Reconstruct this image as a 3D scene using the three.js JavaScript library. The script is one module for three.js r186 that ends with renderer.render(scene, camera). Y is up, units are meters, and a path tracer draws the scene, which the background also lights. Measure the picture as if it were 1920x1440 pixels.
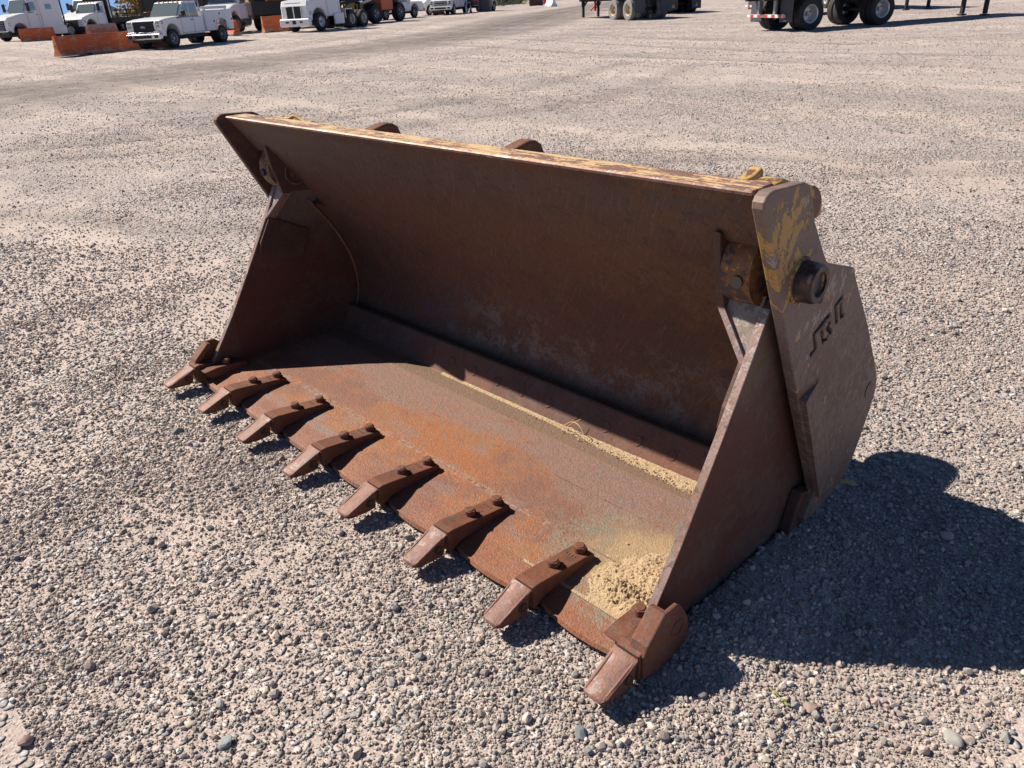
import * as THREE from 'three';
import { mergeGeometries, mergeVertices, toCreasedNormals } from 'three/addons/utils/BufferGeometryUtils.js';
import { RoundedBoxGeometry } from 'three/addons/geometries/RoundedBoxGeometry.js';
import { FontLoader } from 'three/addons/loaders/FontLoader.js';
import { TextGeometry } from 'three/addons/geometries/TextGeometry.js';

// ---------------------------------------------------------------- camera, sky, sun, exposure
const scene = new THREE.Scene();
const camera = new THREE.PerspectiveCamera(53.13, 4 / 3, 0.05, 6000);
camera.position.set(3.5235, 1.6224, 1.0261);
camera.up.set(-0.29270, 0.89053, -0.34826);
camera.lookAt(3.5235 - 0.65463, 1.6224 - 0.45210, 1.0261 - 0.60586);
const SUN = new THREE.Vector3(-1, 1.06, 0.402).normalize();
{ // clear blue sky, paler near the horizon and around the sun
  const w = 512, h = 256, d = new Float32Array(w * h * 4);
  for (let j = 0; j < h; j++) for (let i = 0; i < w; i++) {
    const el = ((j + 0.5) / h - 0.5) * Math.PI, az = ((i + 0.5) / w - 0.5) * 2 * Math.PI, y = Math.sin(el), cx = Math.cos(el) * Math.cos(az), cz = Math.cos(el) * Math.sin(az);
    const t = Math.pow(Math.max(0, y), 0.36), cs = cx * SUN.x + y * SUN.y + cz * SUN.z, gl = 0.035 * Math.exp((cs - 1) * 9) + 0.25 * Math.exp((cs - 1) * 160), k = (j * w + i) * 4;
    d[k] = 0.20 + (0.005 - 0.20) * t + gl; d[k + 1] = 0.35 + (0.017 - 0.35) * t + gl; d[k + 2] = 0.62 + (0.056 - 0.62) * t + gl; d[k + 3] = 1;
    if (y < 0) { d[k] = 0.2; d[k + 1] = 0.17; d[k + 2] = 0.15; }
  }
  const t = new THREE.DataTexture(d, w, h, THREE.RGBAFormat, THREE.FloatType);
  t.mapping = THREE.EquirectangularReflectionMapping; t.magFilter = THREE.LinearFilter; t.needsUpdate = true;
  scene.background = t; scene.environment = t;
}
const sun = new THREE.DirectionalLight(0xfff3e4, 5);
sun.position.copy(SUN).multiplyScalar(60);
sun.castShadow = true; sun.shadow.radius = 1.1;
Object.assign(sun.shadow.camera, { left: -60, right: 60, top: 60, bottom: -60, near: 1, far: 200 });
sun.shadow.mapSize.set(4096, 4096);
scene.add(sun); scene.add(sun.target);
const renderer = new THREE.WebGLRenderer({ antialias: true });
renderer.toneMapping = THREE.LinearToneMapping;
renderer.toneMappingExposure = 1.65;
renderer.shadowMap.enabled = true;

// ---------------------------------------------------------------- helpers
function rng(seed) { let a = seed >>> 0; return () => { a = (a + 0x6D2B79F5) >>> 0; let t = a; t = Math.imul(t ^ (t >>> 15), t | 1); t ^= t + Math.imul(t ^ (t >>> 7), t | 61); return ((t ^ (t >>> 14)) >>> 0) / 4294967296; }; }
const V = (x, y, z) => new THREE.Vector3(x, y, z);
const clamp = (x, a = 0, b = 1) => Math.min(b, Math.max(a, x));
const ss = (a, b, x) => { const t = clamp((x - a) / (b - a)); return t * t * (3 - 2 * t); };
const lerp = (a, b, t) => a + (b - a) * t;
const mix3 = (a, b, t) => [lerp(a[0], b[0], t), lerp(a[1], b[1], t), lerp(a[2], b[2], t)];
// tileable noise arrays, values about 0..1
const NS = 512;
function tileNoise(cells, seed, oct = 1, gain = 0.5) {
  const out = new Float32Array(NS * NS); let amp = 1, tot = 0;
  for (let o = 0; o < oct; o++) {
    const c = Math.min(cells << o, NS), r = rng(seed * 977 + o * 131), g = new Float32Array(c * c);
    for (let i = 0; i < c * c; i++) g[i] = r();
    for (let y = 0; y < NS; y++) {
      const fy = y / NS * c, y0 = Math.floor(fy), ty = fy - y0, sy = ty * ty * (3 - 2 * ty), ya = (y0 % c) * c, yb = ((y0 + 1) % c) * c;
      for (let x = 0; x < NS; x++) {
        const fx = x / NS * c, x0 = Math.floor(fx), tx = fx - x0, sx = tx * tx * (3 - 2 * tx), xa = x0 % c, xb = (x0 + 1) % c;
        const a = g[ya + xa] + (g[ya + xb] - g[ya + xa]) * sx, b = g[yb + xa] + (g[yb + xb] - g[yb + xa]) * sx;
        out[y * NS + x] += amp * (a + (b - a) * sy);
      }
    }
    tot += amp; amp *= gain;
  }
  for (let i = 0; i < out.length; i++) out[i] /= tot;
  return out;
}
function smp(n, u, v) {
  u -= Math.floor(u); v -= Math.floor(v);
  const x = u * NS, y = v * NS, x0 = x | 0, y0 = y | 0, tx = x - x0, ty = y - y0, xa = x0 & 511, xb = (x0 + 1) & 511, ya = (y0 & 511) << 9, yb = ((y0 + 1) & 511) << 9;
  const a = n[ya + xa] + (n[ya + xb] - n[ya + xa]) * tx, b = n[yb + xa] + (n[yb + xb] - n[yb + xa]) * tx;
  return a + (b - a) * ty;
}
const NB = tileNoise(4, 1, 6, 0.55), NM = tileNoise(16, 2, 5, 0.55), NF = tileNoise(64, 3, 3, 0.6), NX = tileNoise(256, 4, 2, 0.6), NP = tileNoise(3, 5, 3, 0.5);
const enc = c => { c = clamp(c); return Math.round(255 * (c <= 0.0031308 ? 12.92 * c : 1.055 * Math.pow(c, 1 / 2.4) - 0.055)); };
const ENC = new Uint8Array(4097); for (let i = 0; i <= 4096; i++) ENC[i] = enc(i / 4096);
function tex(w, h, fn, srgb = true) {
  const d = new Uint8Array(w * h * 4);
  for (let j = 0; j < h; j++) for (let i = 0; i < w; i++) {
    const c = fn((i + 0.5) / w, (j + 0.5) / h), k = (j * w + i) * 4;
    if (srgb) { d[k] = ENC[clamp(c[0]) * 4096 | 0]; d[k + 1] = ENC[clamp(c[1]) * 4096 | 0]; d[k + 2] = ENC[clamp(c[2]) * 4096 | 0]; }
    else d[k] = d[k + 1] = d[k + 2] = clamp(c) * 255 | 0;
    d[k + 3] = 255;
  }
  const t = new THREE.DataTexture(d, w, h, THREE.RGBAFormat);
  t.wrapS = t.wrapT = THREE.RepeatWrapping; t.magFilter = THREE.LinearFilter; t.minFilter = THREE.LinearMipmapLinearFilter; t.generateMipmaps = true;
  if (srgb) t.colorSpace = THREE.SRGBColorSpace;
  t.needsUpdate = true; return t;
}
const std = (o) => new THREE.MeshStandardMaterial(o);
const col = (r, g, b) => new THREE.Color().setRGB(r, g, b);
// extrude a (y, z) outline along x from x0 to x1
const MX = new THREE.Matrix4().makeBasis(V(0, 0, -1), V(0, 1, 0), V(1, 0, 0));
function prismX(pts, x0, x1, bevel = 0.003, holes = [], crease = 0) {
  const s = new THREE.Shape(pts.map(p => new THREE.Vector2(-p[1], p[0])));
  for (const h of holes) s.holes.push(new THREE.Path(h.map(p => new THREE.Vector2(-p[1], p[0]))));
  const b = bevel, g = new THREE.ExtrudeGeometry(s, { depth: x1 - x0 - 2 * b, bevelEnabled: b > 0, bevelThickness: b, bevelSize: b, bevelOffset: -b, bevelSegments: 2, curveSegments: 6 });
  g.translate(0, 0, x0 + b); g.applyMatrix4(MX);
  return crease ? toCreasedNormals(g, crease) : g;
}
// extrude an (x, y) outline along z, centred
function prismZ(pts, z0, z1, bevel = 0.02, holes = []) {
  const s = new THREE.Shape(pts.map(p => new THREE.Vector2(p[0], p[1])));
  for (const h of holes) s.holes.push(new THREE.Path(h.map(p => new THREE.Vector2(p[0], p[1]))));
  const b = bevel, g = new THREE.ExtrudeGeometry(s, { depth: z1 - z0 - 2 * b, bevelEnabled: b > 0, bevelThickness: b, bevelSize: b, bevelOffset: -b, bevelSegments: 2, curveSegments: 8 });
  g.translate(0, 0, z0 + b); return g;
}
const box = (w, h, d, x, y, z, r = 0) => { const g = r ? new RoundedBoxGeometry(w, h, d, 2, r) : new THREE.BoxGeometry(w, h, d); g.translate(x, y, z); return g; };
function cyl(r0, r1, h, seg, axis, x, y, z) { const g = new THREE.CylinderGeometry(r0, r1, h, seg); if (axis === 'x') g.rotateZ(-Math.PI / 2); if (axis === 'z') g.rotateX(Math.PI / 2); g.translate(x, y, z); return g; }
function bar(a, b, r, seg = 8) { const d = b.clone().sub(a), g = new THREE.CylinderGeometry(r, r, d.length(), seg); g.applyQuaternion(new THREE.Quaternion().setFromUnitVectors(V(0, 1, 0), d.clone().normalize())); g.translate((a.x + b.x) / 2, (a.y + b.y) / 2, (a.z + b.z) / 2); return g; }
function boxUV(g, s = 1, ox = 0, oy = 0) {
  if (g.index) g = g.toNonIndexed();
  const p = g.attributes.position, n = g.attributes.normal, uv = new Float32Array(p.count * 2);
  for (let i = 0; i < p.count; i += 3) {
    let nx = 0, ny = 0, nz = 0; for (let k = 0; k < 3; k++) { nx += Math.abs(n.getX(i + k)); ny += Math.abs(n.getY(i + k)); nz += Math.abs(n.getZ(i + k)); }
    for (let k = 0; k < 3; k++) {
      const x = p.getX(i + k), y = p.getY(i + k), z = p.getZ(i + k);
      const [a, b] = nx >= ny && nx >= nz ? [z, y] : ny >= nz ? [x, z] : [x, y];
      uv[(i + k) * 2] = a * s + ox; uv[(i + k) * 2 + 1] = b * s + oy;
    }
  }
  g.setAttribute('uv', new THREE.BufferAttribute(uv, 2)); return g;
}
function merge(gs) {
  return mergeGeometries(gs.map(g => { g = g.index ? g.toNonIndexed() : g; for (const k of Object.keys(g.attributes)) if (!['position', 'normal', 'uv'].includes(k)) g.deleteAttribute(k); if (!g.attributes.uv) g.setAttribute('uv', new THREE.BufferAttribute(new Float32Array(g.attributes.position.count * 2), 2)); return g; }));
}
const used = {};
const numbered = n => { used[n] = (used[n] || 0) + 1; return used[n] === 1 ? n : `${n}_${String(used[n] - 1).padStart(3, '0')}`; };
function mesh(name, geos, material, parent, label) {
  const g = Array.isArray(geos) ? (geos.length > 1 ? merge(geos) : geos[0]) : geos;
  const m = new THREE.Mesh(g, material); m.name = name; m.castShadow = m.receiveShadow = true;
  if (label) m.userData.label = label;
  parent.add(m); return m;
}
function thing(name, label, category, x = 0, y = 0, z = 0, turn = 0, group) {
  const o = new THREE.Group(); o.name = numbered(name); o.position.set(x, y, z); o.rotation.y = turn;
  o.userData = { label, category }; if (group) o.userData.group = group;
  scene.add(o); return o;
}
function copy(root, label, x, y, z, turn) {
  const o = root.clone(); o.name = numbered(root.name.replace(/_\d+$/, '')); o.userData = { ...root.userData, label };
  o.position.set(x, y, z); if (turn !== undefined) o.rotation.y = turn; scene.add(o); return o;
}
const heading = (hx, hz) => Math.atan2(-hz, hx);   // turn that points local +x along (hx, hz)

// ---------------------------------------------------------------- the ground
const EYE = [3.5235, 1.0261], AZ = Math.atan2(-0.60586, -0.65463);
const DL = [Math.cos(AZ - 20 * Math.PI / 180), Math.sin(AZ - 20 * Math.PI / 180)];
const rise = (x, z) => 0.28 * ss(38, 60, (x - EYE[0]) * DL[0] + (z - EYE[1]) * DL[1]);
function segDist(x, z, pts) {
  let best = 1e9, along = 0, acc = 0;
  for (let i = 0; i < pts.length - 1; i++) {
    const [ax, az] = pts[i], [bx, bz] = pts[i + 1], dx = bx - ax, dz = bz - az, L = dx * dx + dz * dz, l = Math.sqrt(L);
    const t = clamp(((x - ax) * dx + (z - az) * dz) / L), d = Math.hypot(x - ax - t * dx, z - az - t * dz);
    if (d < best) { best = d; along = acc + t * l; } acc += l;
  }
  return [best, along];
}
const curve2 = (pts, n = 24) => new THREE.CatmullRomCurve3(pts.map(p => V(p[0], 0, p[1]))).getPoints(n).map(p => [p.x, p.z]);
const ROAD = curve2([[-6, 8], [-20, -3.8], [-21.8, -8.6], [-23.4, -15.2], [-27, -24.6], [-34.4, -37.7], [-44, -54], [-62, -84]]);
const TRACKS = [
  [curve2([[-12, 4], [-8.5, -1.5], [-6.2, -5.2], [-5.4, -9.5], [-7, -15]]), 0.28], [curve2([[-14, 5], [-10.4, -0.6], [-8.2, -4.6], [-7.5, -9], [-9, -15]]), 0.28],
  [curve2([[-30, -22], [-18, -19], [-9, -16.5], [2, -15.5]]), 0.3], [curve2([[-30, -25], [-17, -21.6], [-8, -18.8], [2, -17.8]]), 0.3],
  [curve2([[-26, -21], [-19, -25], [-14, -23], [-6, -21]]), 0.35],
  [curve2([[-7, 1], [-4.4, -1.0], [-3.2, -1.3], [-1.9, -2.6], [-1.2, -4.2], [0.3, -6], [3, -8]]), 0.22], [curve2([[-1.9, -5.2], [-0.9, -6.2], [0.2, -6.9], [2, -8]]), 0.2],
];
function G(x, z) {
  const r = Math.hypot(x - EYE[0], z - EYE[1]);
  let h = rise(x, z) + (smp(NB, x / 9, z / 9) - 0.5) * 0.05 * ss(2.5, 9, r) + (smp(NM, x / 9, z / 9) - 0.5) * 0.035;
  h += (smp(NF, x / 7, z / 7) - 0.5) * 0.012;
  h -= 0.05 * ss(2.72, 3.4, x) * (1 - ss(-0.2, 0.5, z)) * (1 - ss(4, 6, x)) * ss(-1.7, -1.2, z);
  if (r > 4 && r < 45) for (const [pts, w] of TRACKS) { const [d] = segDist(x, z, pts); if (d < 1) h += -0.016 * Math.exp(-(d / w) * (d / w)) + 0.012 * Math.exp(-Math.pow((d - w * 1.6) / (w * 0.6), 2)); }
  h += 0.04 * ss(2.60, 2.65, x) * (1 - ss(2.72, 2.95, x)) * ss(-1.25, -1.0, z) * (1 - ss(-0.45, -0.2, z));
  const inB = ss(-0.3, 0.1, x) * (1 - ss(2.55, 2.66, x)) * ss(-1.5, -1.1, z) * (1 - ss(-0.3, 0.0, z));
  return h * (1 - 0.9 * inB) - 0.006;
}
{
  const angs = []; for (let a = -50; a < 50; a += 0.3) angs.push(a); for (let a = 50; a < 310; a += 4) angs.push(a);
  const rs = []; let r = 0.25; while (r < 4500) { rs.push(r); r += Math.max(0.035, r * (r < 60 ? 0.012 : r < 110 ? 0.02 : 0.06)); }
  const A = angs.length, N = rs.length, pos = new Float32Array((A * N + 1) * 3), uv = new Float32Array((A * N + 1) * 2), cl = new Float32Array((A * N + 1) * 3);
  const VR = rng(5), put = (k, x, z) => {
    pos[k * 3] = x; pos[k * 3 + 1] = G(x, z); pos[k * 3 + 2] = z; uv[k * 2] = x / 3; uv[k * 2 + 1] = z / 3;
    const d = Math.hypot(x - EYE[0], z - EYE[1]);
    const lo = smp(NB, x / 31 + 0.2, z / 31), mid = smp(NB, x / 7, z / 7 + 0.4), [rd] = d < 130 ? segDist(x, z, ROAD) : [99];
    let t = 0.94 + (lo - 0.5) * 0.26 + (mid - 0.5) * 0.3, warm = (mid - 0.5) * 0.06;
    const band = Math.exp(-Math.pow(rd / 3.6, 4)), st = smp(NM, rd / 6, 0.3 + x / 260);
    t *= 1 - band * (0.46 + 0.8 * (st - 0.5)) - 0.12 * Math.exp(-Math.pow((rd - 6.5) / 1.2, 2)) * st * 2; t *= 1 + 0.1 * Math.exp(-Math.pow((rd - 4.2) / 1.6, 2));
    let trk = 0; if (d > 4 && d < 60) for (const [pts, w] of TRACKS) { const [q] = segDist(x, z, pts); trk = Math.max(trk, Math.exp(-Math.pow(q / (w * 1.1), 2))); }
    t *= 1 - 0.22 * trk * (0.5 + smp(NM, x / 3, z / 3));
    if (d > 12) t *= 1 + (VR() - 0.5) * 0.2 * ss(12, 30, d);
    cl[k * 3] = t * (1 + warm * 0.6); cl[k * 3 + 1] = t; cl[k * 3 + 2] = t * (1 - warm);
  };
  for (let i = 0; i < N; i++) for (let j = 0; j < A; j++) { const a = AZ + angs[j] * Math.PI / 180; put(i * A + j, EYE[0] + rs[i] * Math.cos(a), EYE[1] + rs[i] * Math.sin(a)); }
  put(A * N, EYE[0], EYE[1]);
  const ix = []; for (let j = 0; j < A; j++) ix.push(A * N, (j + 1) % A, j);
  for (let i = 0; i < N - 1; i++) for (let j = 0; j < A; j++) { const a = i * A + j, b = i * A + (j + 1) % A, c = a + A, d = b + A; ix.push(a, b, c, b, d, c); }
  const g = new THREE.BufferGeometry();
  g.setAttribute('position', new THREE.BufferAttribute(pos, 3)); g.setAttribute('uv', new THREE.BufferAttribute(uv, 2)); g.setAttribute('color', new THREE.BufferAttribute(cl, 3));
  g.setIndex(ix); g.computeVertexNormals();
  // gravel seen as a texture: grains of many stones over sand, with the relief of the same grains
  const TS = 2048, gh = new Float32Array(TS * TS), gc = new Float32Array(TS * TS), gt = new Float32Array(TS * TS), R = rng(77);
  for (let k = 0; k < 36000; k++) {
    const big = Math.pow(R(), 3), rad = 2.0 + big * 9, cx = R() * TS, cy = R() * TS, el = 0.65 + R() * 0.7, an = R() * 3.14, ca = Math.cos(an), sa = Math.sin(an), tone = R(), tint = R(), m = Math.ceil(rad * 1.5);
    if (smp(NB, cx / TS, cy / TS) < 0.34 + R() * 0.12) continue;
    for (let y = -m; y <= m; y++) for (let x = -m; x <= m; x++) {
      const u = (x * ca + y * sa) / el, v = (-x * sa + y * ca) * el, q = (u * u + v * v) / (rad * rad); if (q >= 1) continue;
      const id = ((Math.floor(cy + y) + TS) % TS) * TS + (Math.floor(cx + x) + TS) % TS, hh = Math.sqrt(1 - q) * rad / 11;
      if (hh > gh[id]) { gh[id] = hh; gc[id] = 0.15 + tone; gt[id] = tint; }
    }
  }
  const map = tex(TS, TS, (u, v) => {
    const id = (v * TS | 0) * TS + (u * TS | 0), n = smp(NX, u * 3, v * 3), n2 = smp(NM, u, v);
    let c = mix3([0.40, 0.335, 0.305], [0.475, 0.403, 0.37], n2), f = 0.5 + 0.95 * n; c = [c[0] * f, c[1] * f, c[2] * f];
    if (gh[id] > 0.03) { const s = gc[id], w = gt[id], b = 0.17 + 0.32 * s; c = w < 0.35 ? [b * 1.12, b * 0.97, b * 0.91] : w < 0.7 ? [b * 1.05, b * 0.98, b * 0.94] : [b * 0.97, b * 0.97, b * 0.97]; }
    return c;
  });
  const bmp = tex(TS, TS, (u, v) => clamp(gh[(v * TS | 0) * TS + (u * TS | 0)] * 0.85 + 0.15 * smp(NX, u * 2, v * 2)), false);
  const o = mesh('ground', g, std({ map, bumpMap: bmp, bumpScale: 0.022, vertexColors: true, roughness: 0.95 }), scene);
  o.userData = { kind: 'structure', label: 'pinkish tan gravel yard with tyre tracks' };
}
const stoneGeo = (seed, detail, flat, rough) => {
  let g = mergeVertices((() => { const q = new THREE.IcosahedronGeometry(1, detail); q.deleteAttribute('normal'); q.deleteAttribute('uv'); return q; })(), 1e-4);
  const R = rng(seed), p = g.attributes.position, pl = []; for (let i = 0; i < 11; i++) { const v = V(R() - .5, R() - .5, R() - .5).normalize(); pl.push([v, .55 + R() * .3]); }
  const v = V(0, 0, 0), sx = .8 + R() * .55, sz = .75 + R() * .35;
  for (let i = 0; i < p.count; i++) { v.fromBufferAttribute(p, i); let l = 1 + (R() - .5) * rough; for (const [n, d] of pl) { const t = v.dot(n); if (t * l > d) l = d / t; } v.multiplyScalar(l); p.setXYZ(i, v.x * sx, v.y * flat, v.z * sz); }
  g.computeVertexNormals(); return g;
};
// ---------------------------------------------------------------- rusted steel and chipped paint
const gauss = (a, b, x, y, sx, sy) => Math.exp(-Math.pow((x - a) / sx, 2) - Math.pow((y - b) / sy, 2));
const rustTile = (base, rust, bare, k = {}) => tex(1024, 1024, (u, v) => {
  const a = smp(NB, u, v), b = smp(NM, u + .3, v), c = smp(NX, u, v), d = smp(NF, u, v + .5);
  let x = mix3(base, rust, ss(.42, .62, a * .65 + b * .35)); x = mix3(x, bare, ss(.56, .66, b * .5 + d * .5) * (k.bare ?? .5));
  const f = .72 + .56 * c; x = [x[0] * f, x[1] * f, x[2] * f];
  if (d > (k.pit ?? .66)) x = mix3(x, [.05, .04, .038], .5);
  return x;
});
const rustBump = tex(1024, 1024, (u, v) => smp(NX, u, v) * .35 + smp(NF, u, v) * .4 + smp(NM, u, v) * .25, false);
const rustRough = tex(512, 512, (u, v) => .5 + .45 * smp(NM, u + .1, v + .6), false);
const M = {};
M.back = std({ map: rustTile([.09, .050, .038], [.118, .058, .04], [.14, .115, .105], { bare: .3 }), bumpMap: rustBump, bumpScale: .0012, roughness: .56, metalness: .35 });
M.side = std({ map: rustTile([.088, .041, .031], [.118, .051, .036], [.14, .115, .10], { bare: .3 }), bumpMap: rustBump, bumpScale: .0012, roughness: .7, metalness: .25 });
M.wear = std({ map: rustTile([.115, .056, .04], [.155, .068, .042], [.14, .11, .095], { bare: .4 }), bumpMap: rustBump, bumpScale: .0014, roughness: .7, metalness: .15 });
M.rust = std({ map: rustTile([.135, .052, .030], [.168, .064, .034], [.16, .105, .085], { bare: .5 }), bumpMap: rustBump, bumpScale: .0016, roughness: .75, metalness: .15 });
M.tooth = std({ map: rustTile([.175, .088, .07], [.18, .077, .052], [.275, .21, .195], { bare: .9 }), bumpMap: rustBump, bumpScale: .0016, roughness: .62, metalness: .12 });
M.weld = std({ color: col(.20, .115, .075), bumpMap: rustBump, bumpScale: .002, roughness: .85 });
M.bright = std({ map: rustTile([.30, .21, .185], [.27, .16, .12], [.45, .40, .38], { bare: .8 }), bumpMap: rustBump, bumpScale: .001, roughness: .42, metalness: .45 });
M.dark = std({ color: col(.035, .026, .022), roughness: .7, metalness: .2 });
M.sand = std({ map: tex(1024, 1024, (u, v) => { const n = smp(NX, u, v), m = smp(NM, u, v), f = .7 + .6 * n; const c = mix3([.345, .25, .15], [.42, .315, .195], m); return [c[0] * f, c[1] * f, c[2] * f]; }), bumpMap: tex(1024, 1024, (u, v) => smp(NX, u, v) * .5 + smp(NF, u, v) * .5, false), bumpScale: .006, roughness: 1 });
// inside of the back: u over 2.64 m, v over 1.2 m; scrapes run down and across, bare steel rubbed grey low down, with blue sky reflection painted in
const BK = (x, y) => { const b = smp(NM, x / 1.3, y / 1.3), f = smp(NF, x / .9, y / .9), a = smp(NB, x / 2.2 + .3, y / 1.6); return ss(.47, .62, b * .45 + f * .35 + a * .2) * ss(.14, .22, y + (f - .5) * .1) * ss(.52, .36, y + (b - .5) * .3) * ss(.5, 1.1, x + (b - .5)); };
M.backIn = std({
  map: tex(2048, 1024, (u, v) => {
    const x = u * 2.64, y = v * 1.2, b = smp(NM, x / 1.1, y / 1.1), f = smp(NF, x / .9, y / .9), g = smp(NX, x / .7, y / .7), a = smp(NB, x / 1.9, y / 1.9);
    let c = mix3([.094, .050, .038], [.122, .058, .038], ss(.42, .6, a * .6 + b * .4)); c = mix3(c, [.098, .068, .058], ss(.9, 1.12, y + (b - .5) * .3) * .7);
    c = mix3(c, [.13, .07, .04], ss(1.9, 2.4, x + (a - .5) * 1.2) * ss(.5, .62, b) * .8);
    const sc = smp(NX, (x * .55 + y * .8) * .06, (x * .8 - y * .55) * 1.7), sc2 = smp(NX, (x * .2 - y) * .05 + .4, (x + y * .2) * 1.5);
    c = mix3(c, [.16, .125, .11], ss(.66, .74, sc) * .5); c = mix3(c, [.05, .035, .03], ss(.68, .76, sc2) * .5);
    c = mix3(c, [.098, .10, .112], BK(x, y) * .8);
    if (f > .68) c = mix3(c, [.045, .033, .03], .5);
    const k = .74 + .52 * g; return [c[0] * k, c[1] * k, c[2] * k];
  }), roughnessMap: tex(1024, 512, (u, v) => clamp(.74 - .34 * BK(u * 2.64, v * 1.2) - .1 * smp(NM, u, v)), false), roughness: 1, metalness: .3, bumpMap: tex(1024, 1024, (u, v) => smp(NX, u, v) * .3 + smp(NF, u, v) * .3 + smp(NM, u, v) * .2 + .2 * ss(.6, .7, smp(NX, (u * .55 + v * .8) * .1, (u * .8 - v * .55) * 2)), false), bumpScale: .0016,
});
const backUV = g => { g = g.index ? g.toNonIndexed() : g; const p = g.attributes.position, uv = new Float32Array(p.count * 2); for (let i = 0; i < p.count; i++) { uv[i * 2] = p.getX(i) / 2.64; uv[i * 2 + 1] = (p.getY(i) + (p.getZ(i) + .9) * .15) / 1.2; } g.setAttribute('uv', new THREE.BufferAttribute(uv, 2)); return g; };
const FBUMP = tex(2048, 768, (u, v) => { const x = u * 2.64, z = v * .84; return smp(NX, x / .55, z / .55) * .35 + smp(NX, x / .9 + .3, z / .9) * .35 + smp(NF, x / .8, z / .8) * .3; }, false);
// the floor: x 0..2.64 across, z -0.99..-0.15 along v
const FL = { x0: 0, w: 2.64, z0: -.99, d: .84 };
M.floor = std({
  map: tex(2048, 768, (u, v) => {
    const x = FL.x0 + u * FL.w, z = FL.z0 + v * FL.d, a = smp(NB, x / 1.7 + .13, z / 1.7 + .4), b = smp(NM, x / 1.2, z / 1.2), f = smp(NF, x / .8, z / .8), g = smp(NX, x / .55, z / .55), p = smp(NX, x / .9 + .3, z / .9);
    const or = [.275, .108, .046], oc = [.29, .135, .055], br = [.185, .092, .064], mv = [.215, .135, .112], gy = [.205, .17, .16];
    let c = mix3(br, or, ss(.36, .58, a * .6 + b * .4));
    c = mix3(c, oc, ss(.48, .66, b * .5 + f * .5) * .6 * ss(.35, .55, a));
    c = mix3(c, mv, ss(.46, .6, smp(NB, x / 2.3 + .6, z / 1.1 + .2)) * .75);
    c = mix3(c, mv, ss(1.9, 2.35, x + (b - .5) * .6) * .45 * ss(-.46, -.6, z));
    c = mix3(c, gy, ss(.5, .62, smp(NM, x / 1.9 + .5, z / .9)) * ss(.5, .6, smp(NB, x / 1.3 + .8, z / .7)) * .3);   // bluish scuffs
    c = mix3(c, [.11, .115, .115], ss(.57, .64, p * .6 + f * .4) * .8 * ss(.9, 1.4, x + a) * ss(.40, .55, b));   // flakes off to dark scale
    if (z > -.27) c = mix3(c, [.205, .08, .046], .65 * ss(-.27, -.25, z) * ss(.3, .6, b + .1));
    c = mix3(c, [.40, .30, .22], .5 * gauss(0, -.442, 0, z, 1, .012) * ss(.4, .6, f));
    c = mix3(c, [.17, .112, .076], ss(-.845, -.865, z + (f - .5) * .02) * .85);   // dusty heel
    const dist = Math.hypot((x - 2.56) / 1.1, (z + .47) / .62) + (b - .5) * .22 + (f - .5) * .1;
    c = mix3(c, [.185, .165, .125], ss(.50, .40, dist) * ss(.46, .56, f * .5 + b * .5) * .85);   // grey dirt film ring
    c = mix3(c, [.335, .242, .14], ss(.36, .2, dist + (g - .5) * .2 + (p - .5) * .1) * .95);
    c = mix3(c, [.38, .26, .13], ss(.36, .5, b) * ss(2.15, 2.5, x) * ss(-.7, -.62, z) * ss(-.52, -.6, z) * .6);
    const k = .34 + .72 * g + .6 * p; return [c[0] * k, c[1] * k, c[2] * k];
  }),
  bumpMap: FBUMP, bumpScale: .0045, roughnessMap: rustRough, roughness: 1, metalness: .12,
});
const floorUV = g => { g = g.index ? g.toNonIndexed() : g; const p = g.attributes.position, uv = new Float32Array(p.count * 2); for (let i = 0; i < p.count; i++) { uv[i * 2] = (p.getX(i) - FL.x0) / FL.w; uv[i * 2 + 1] = (p.getZ(i) - FL.z0) / FL.d; } g.setAttribute('uv', new THREE.BufferAttribute(uv, 2)); return g; };
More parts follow.
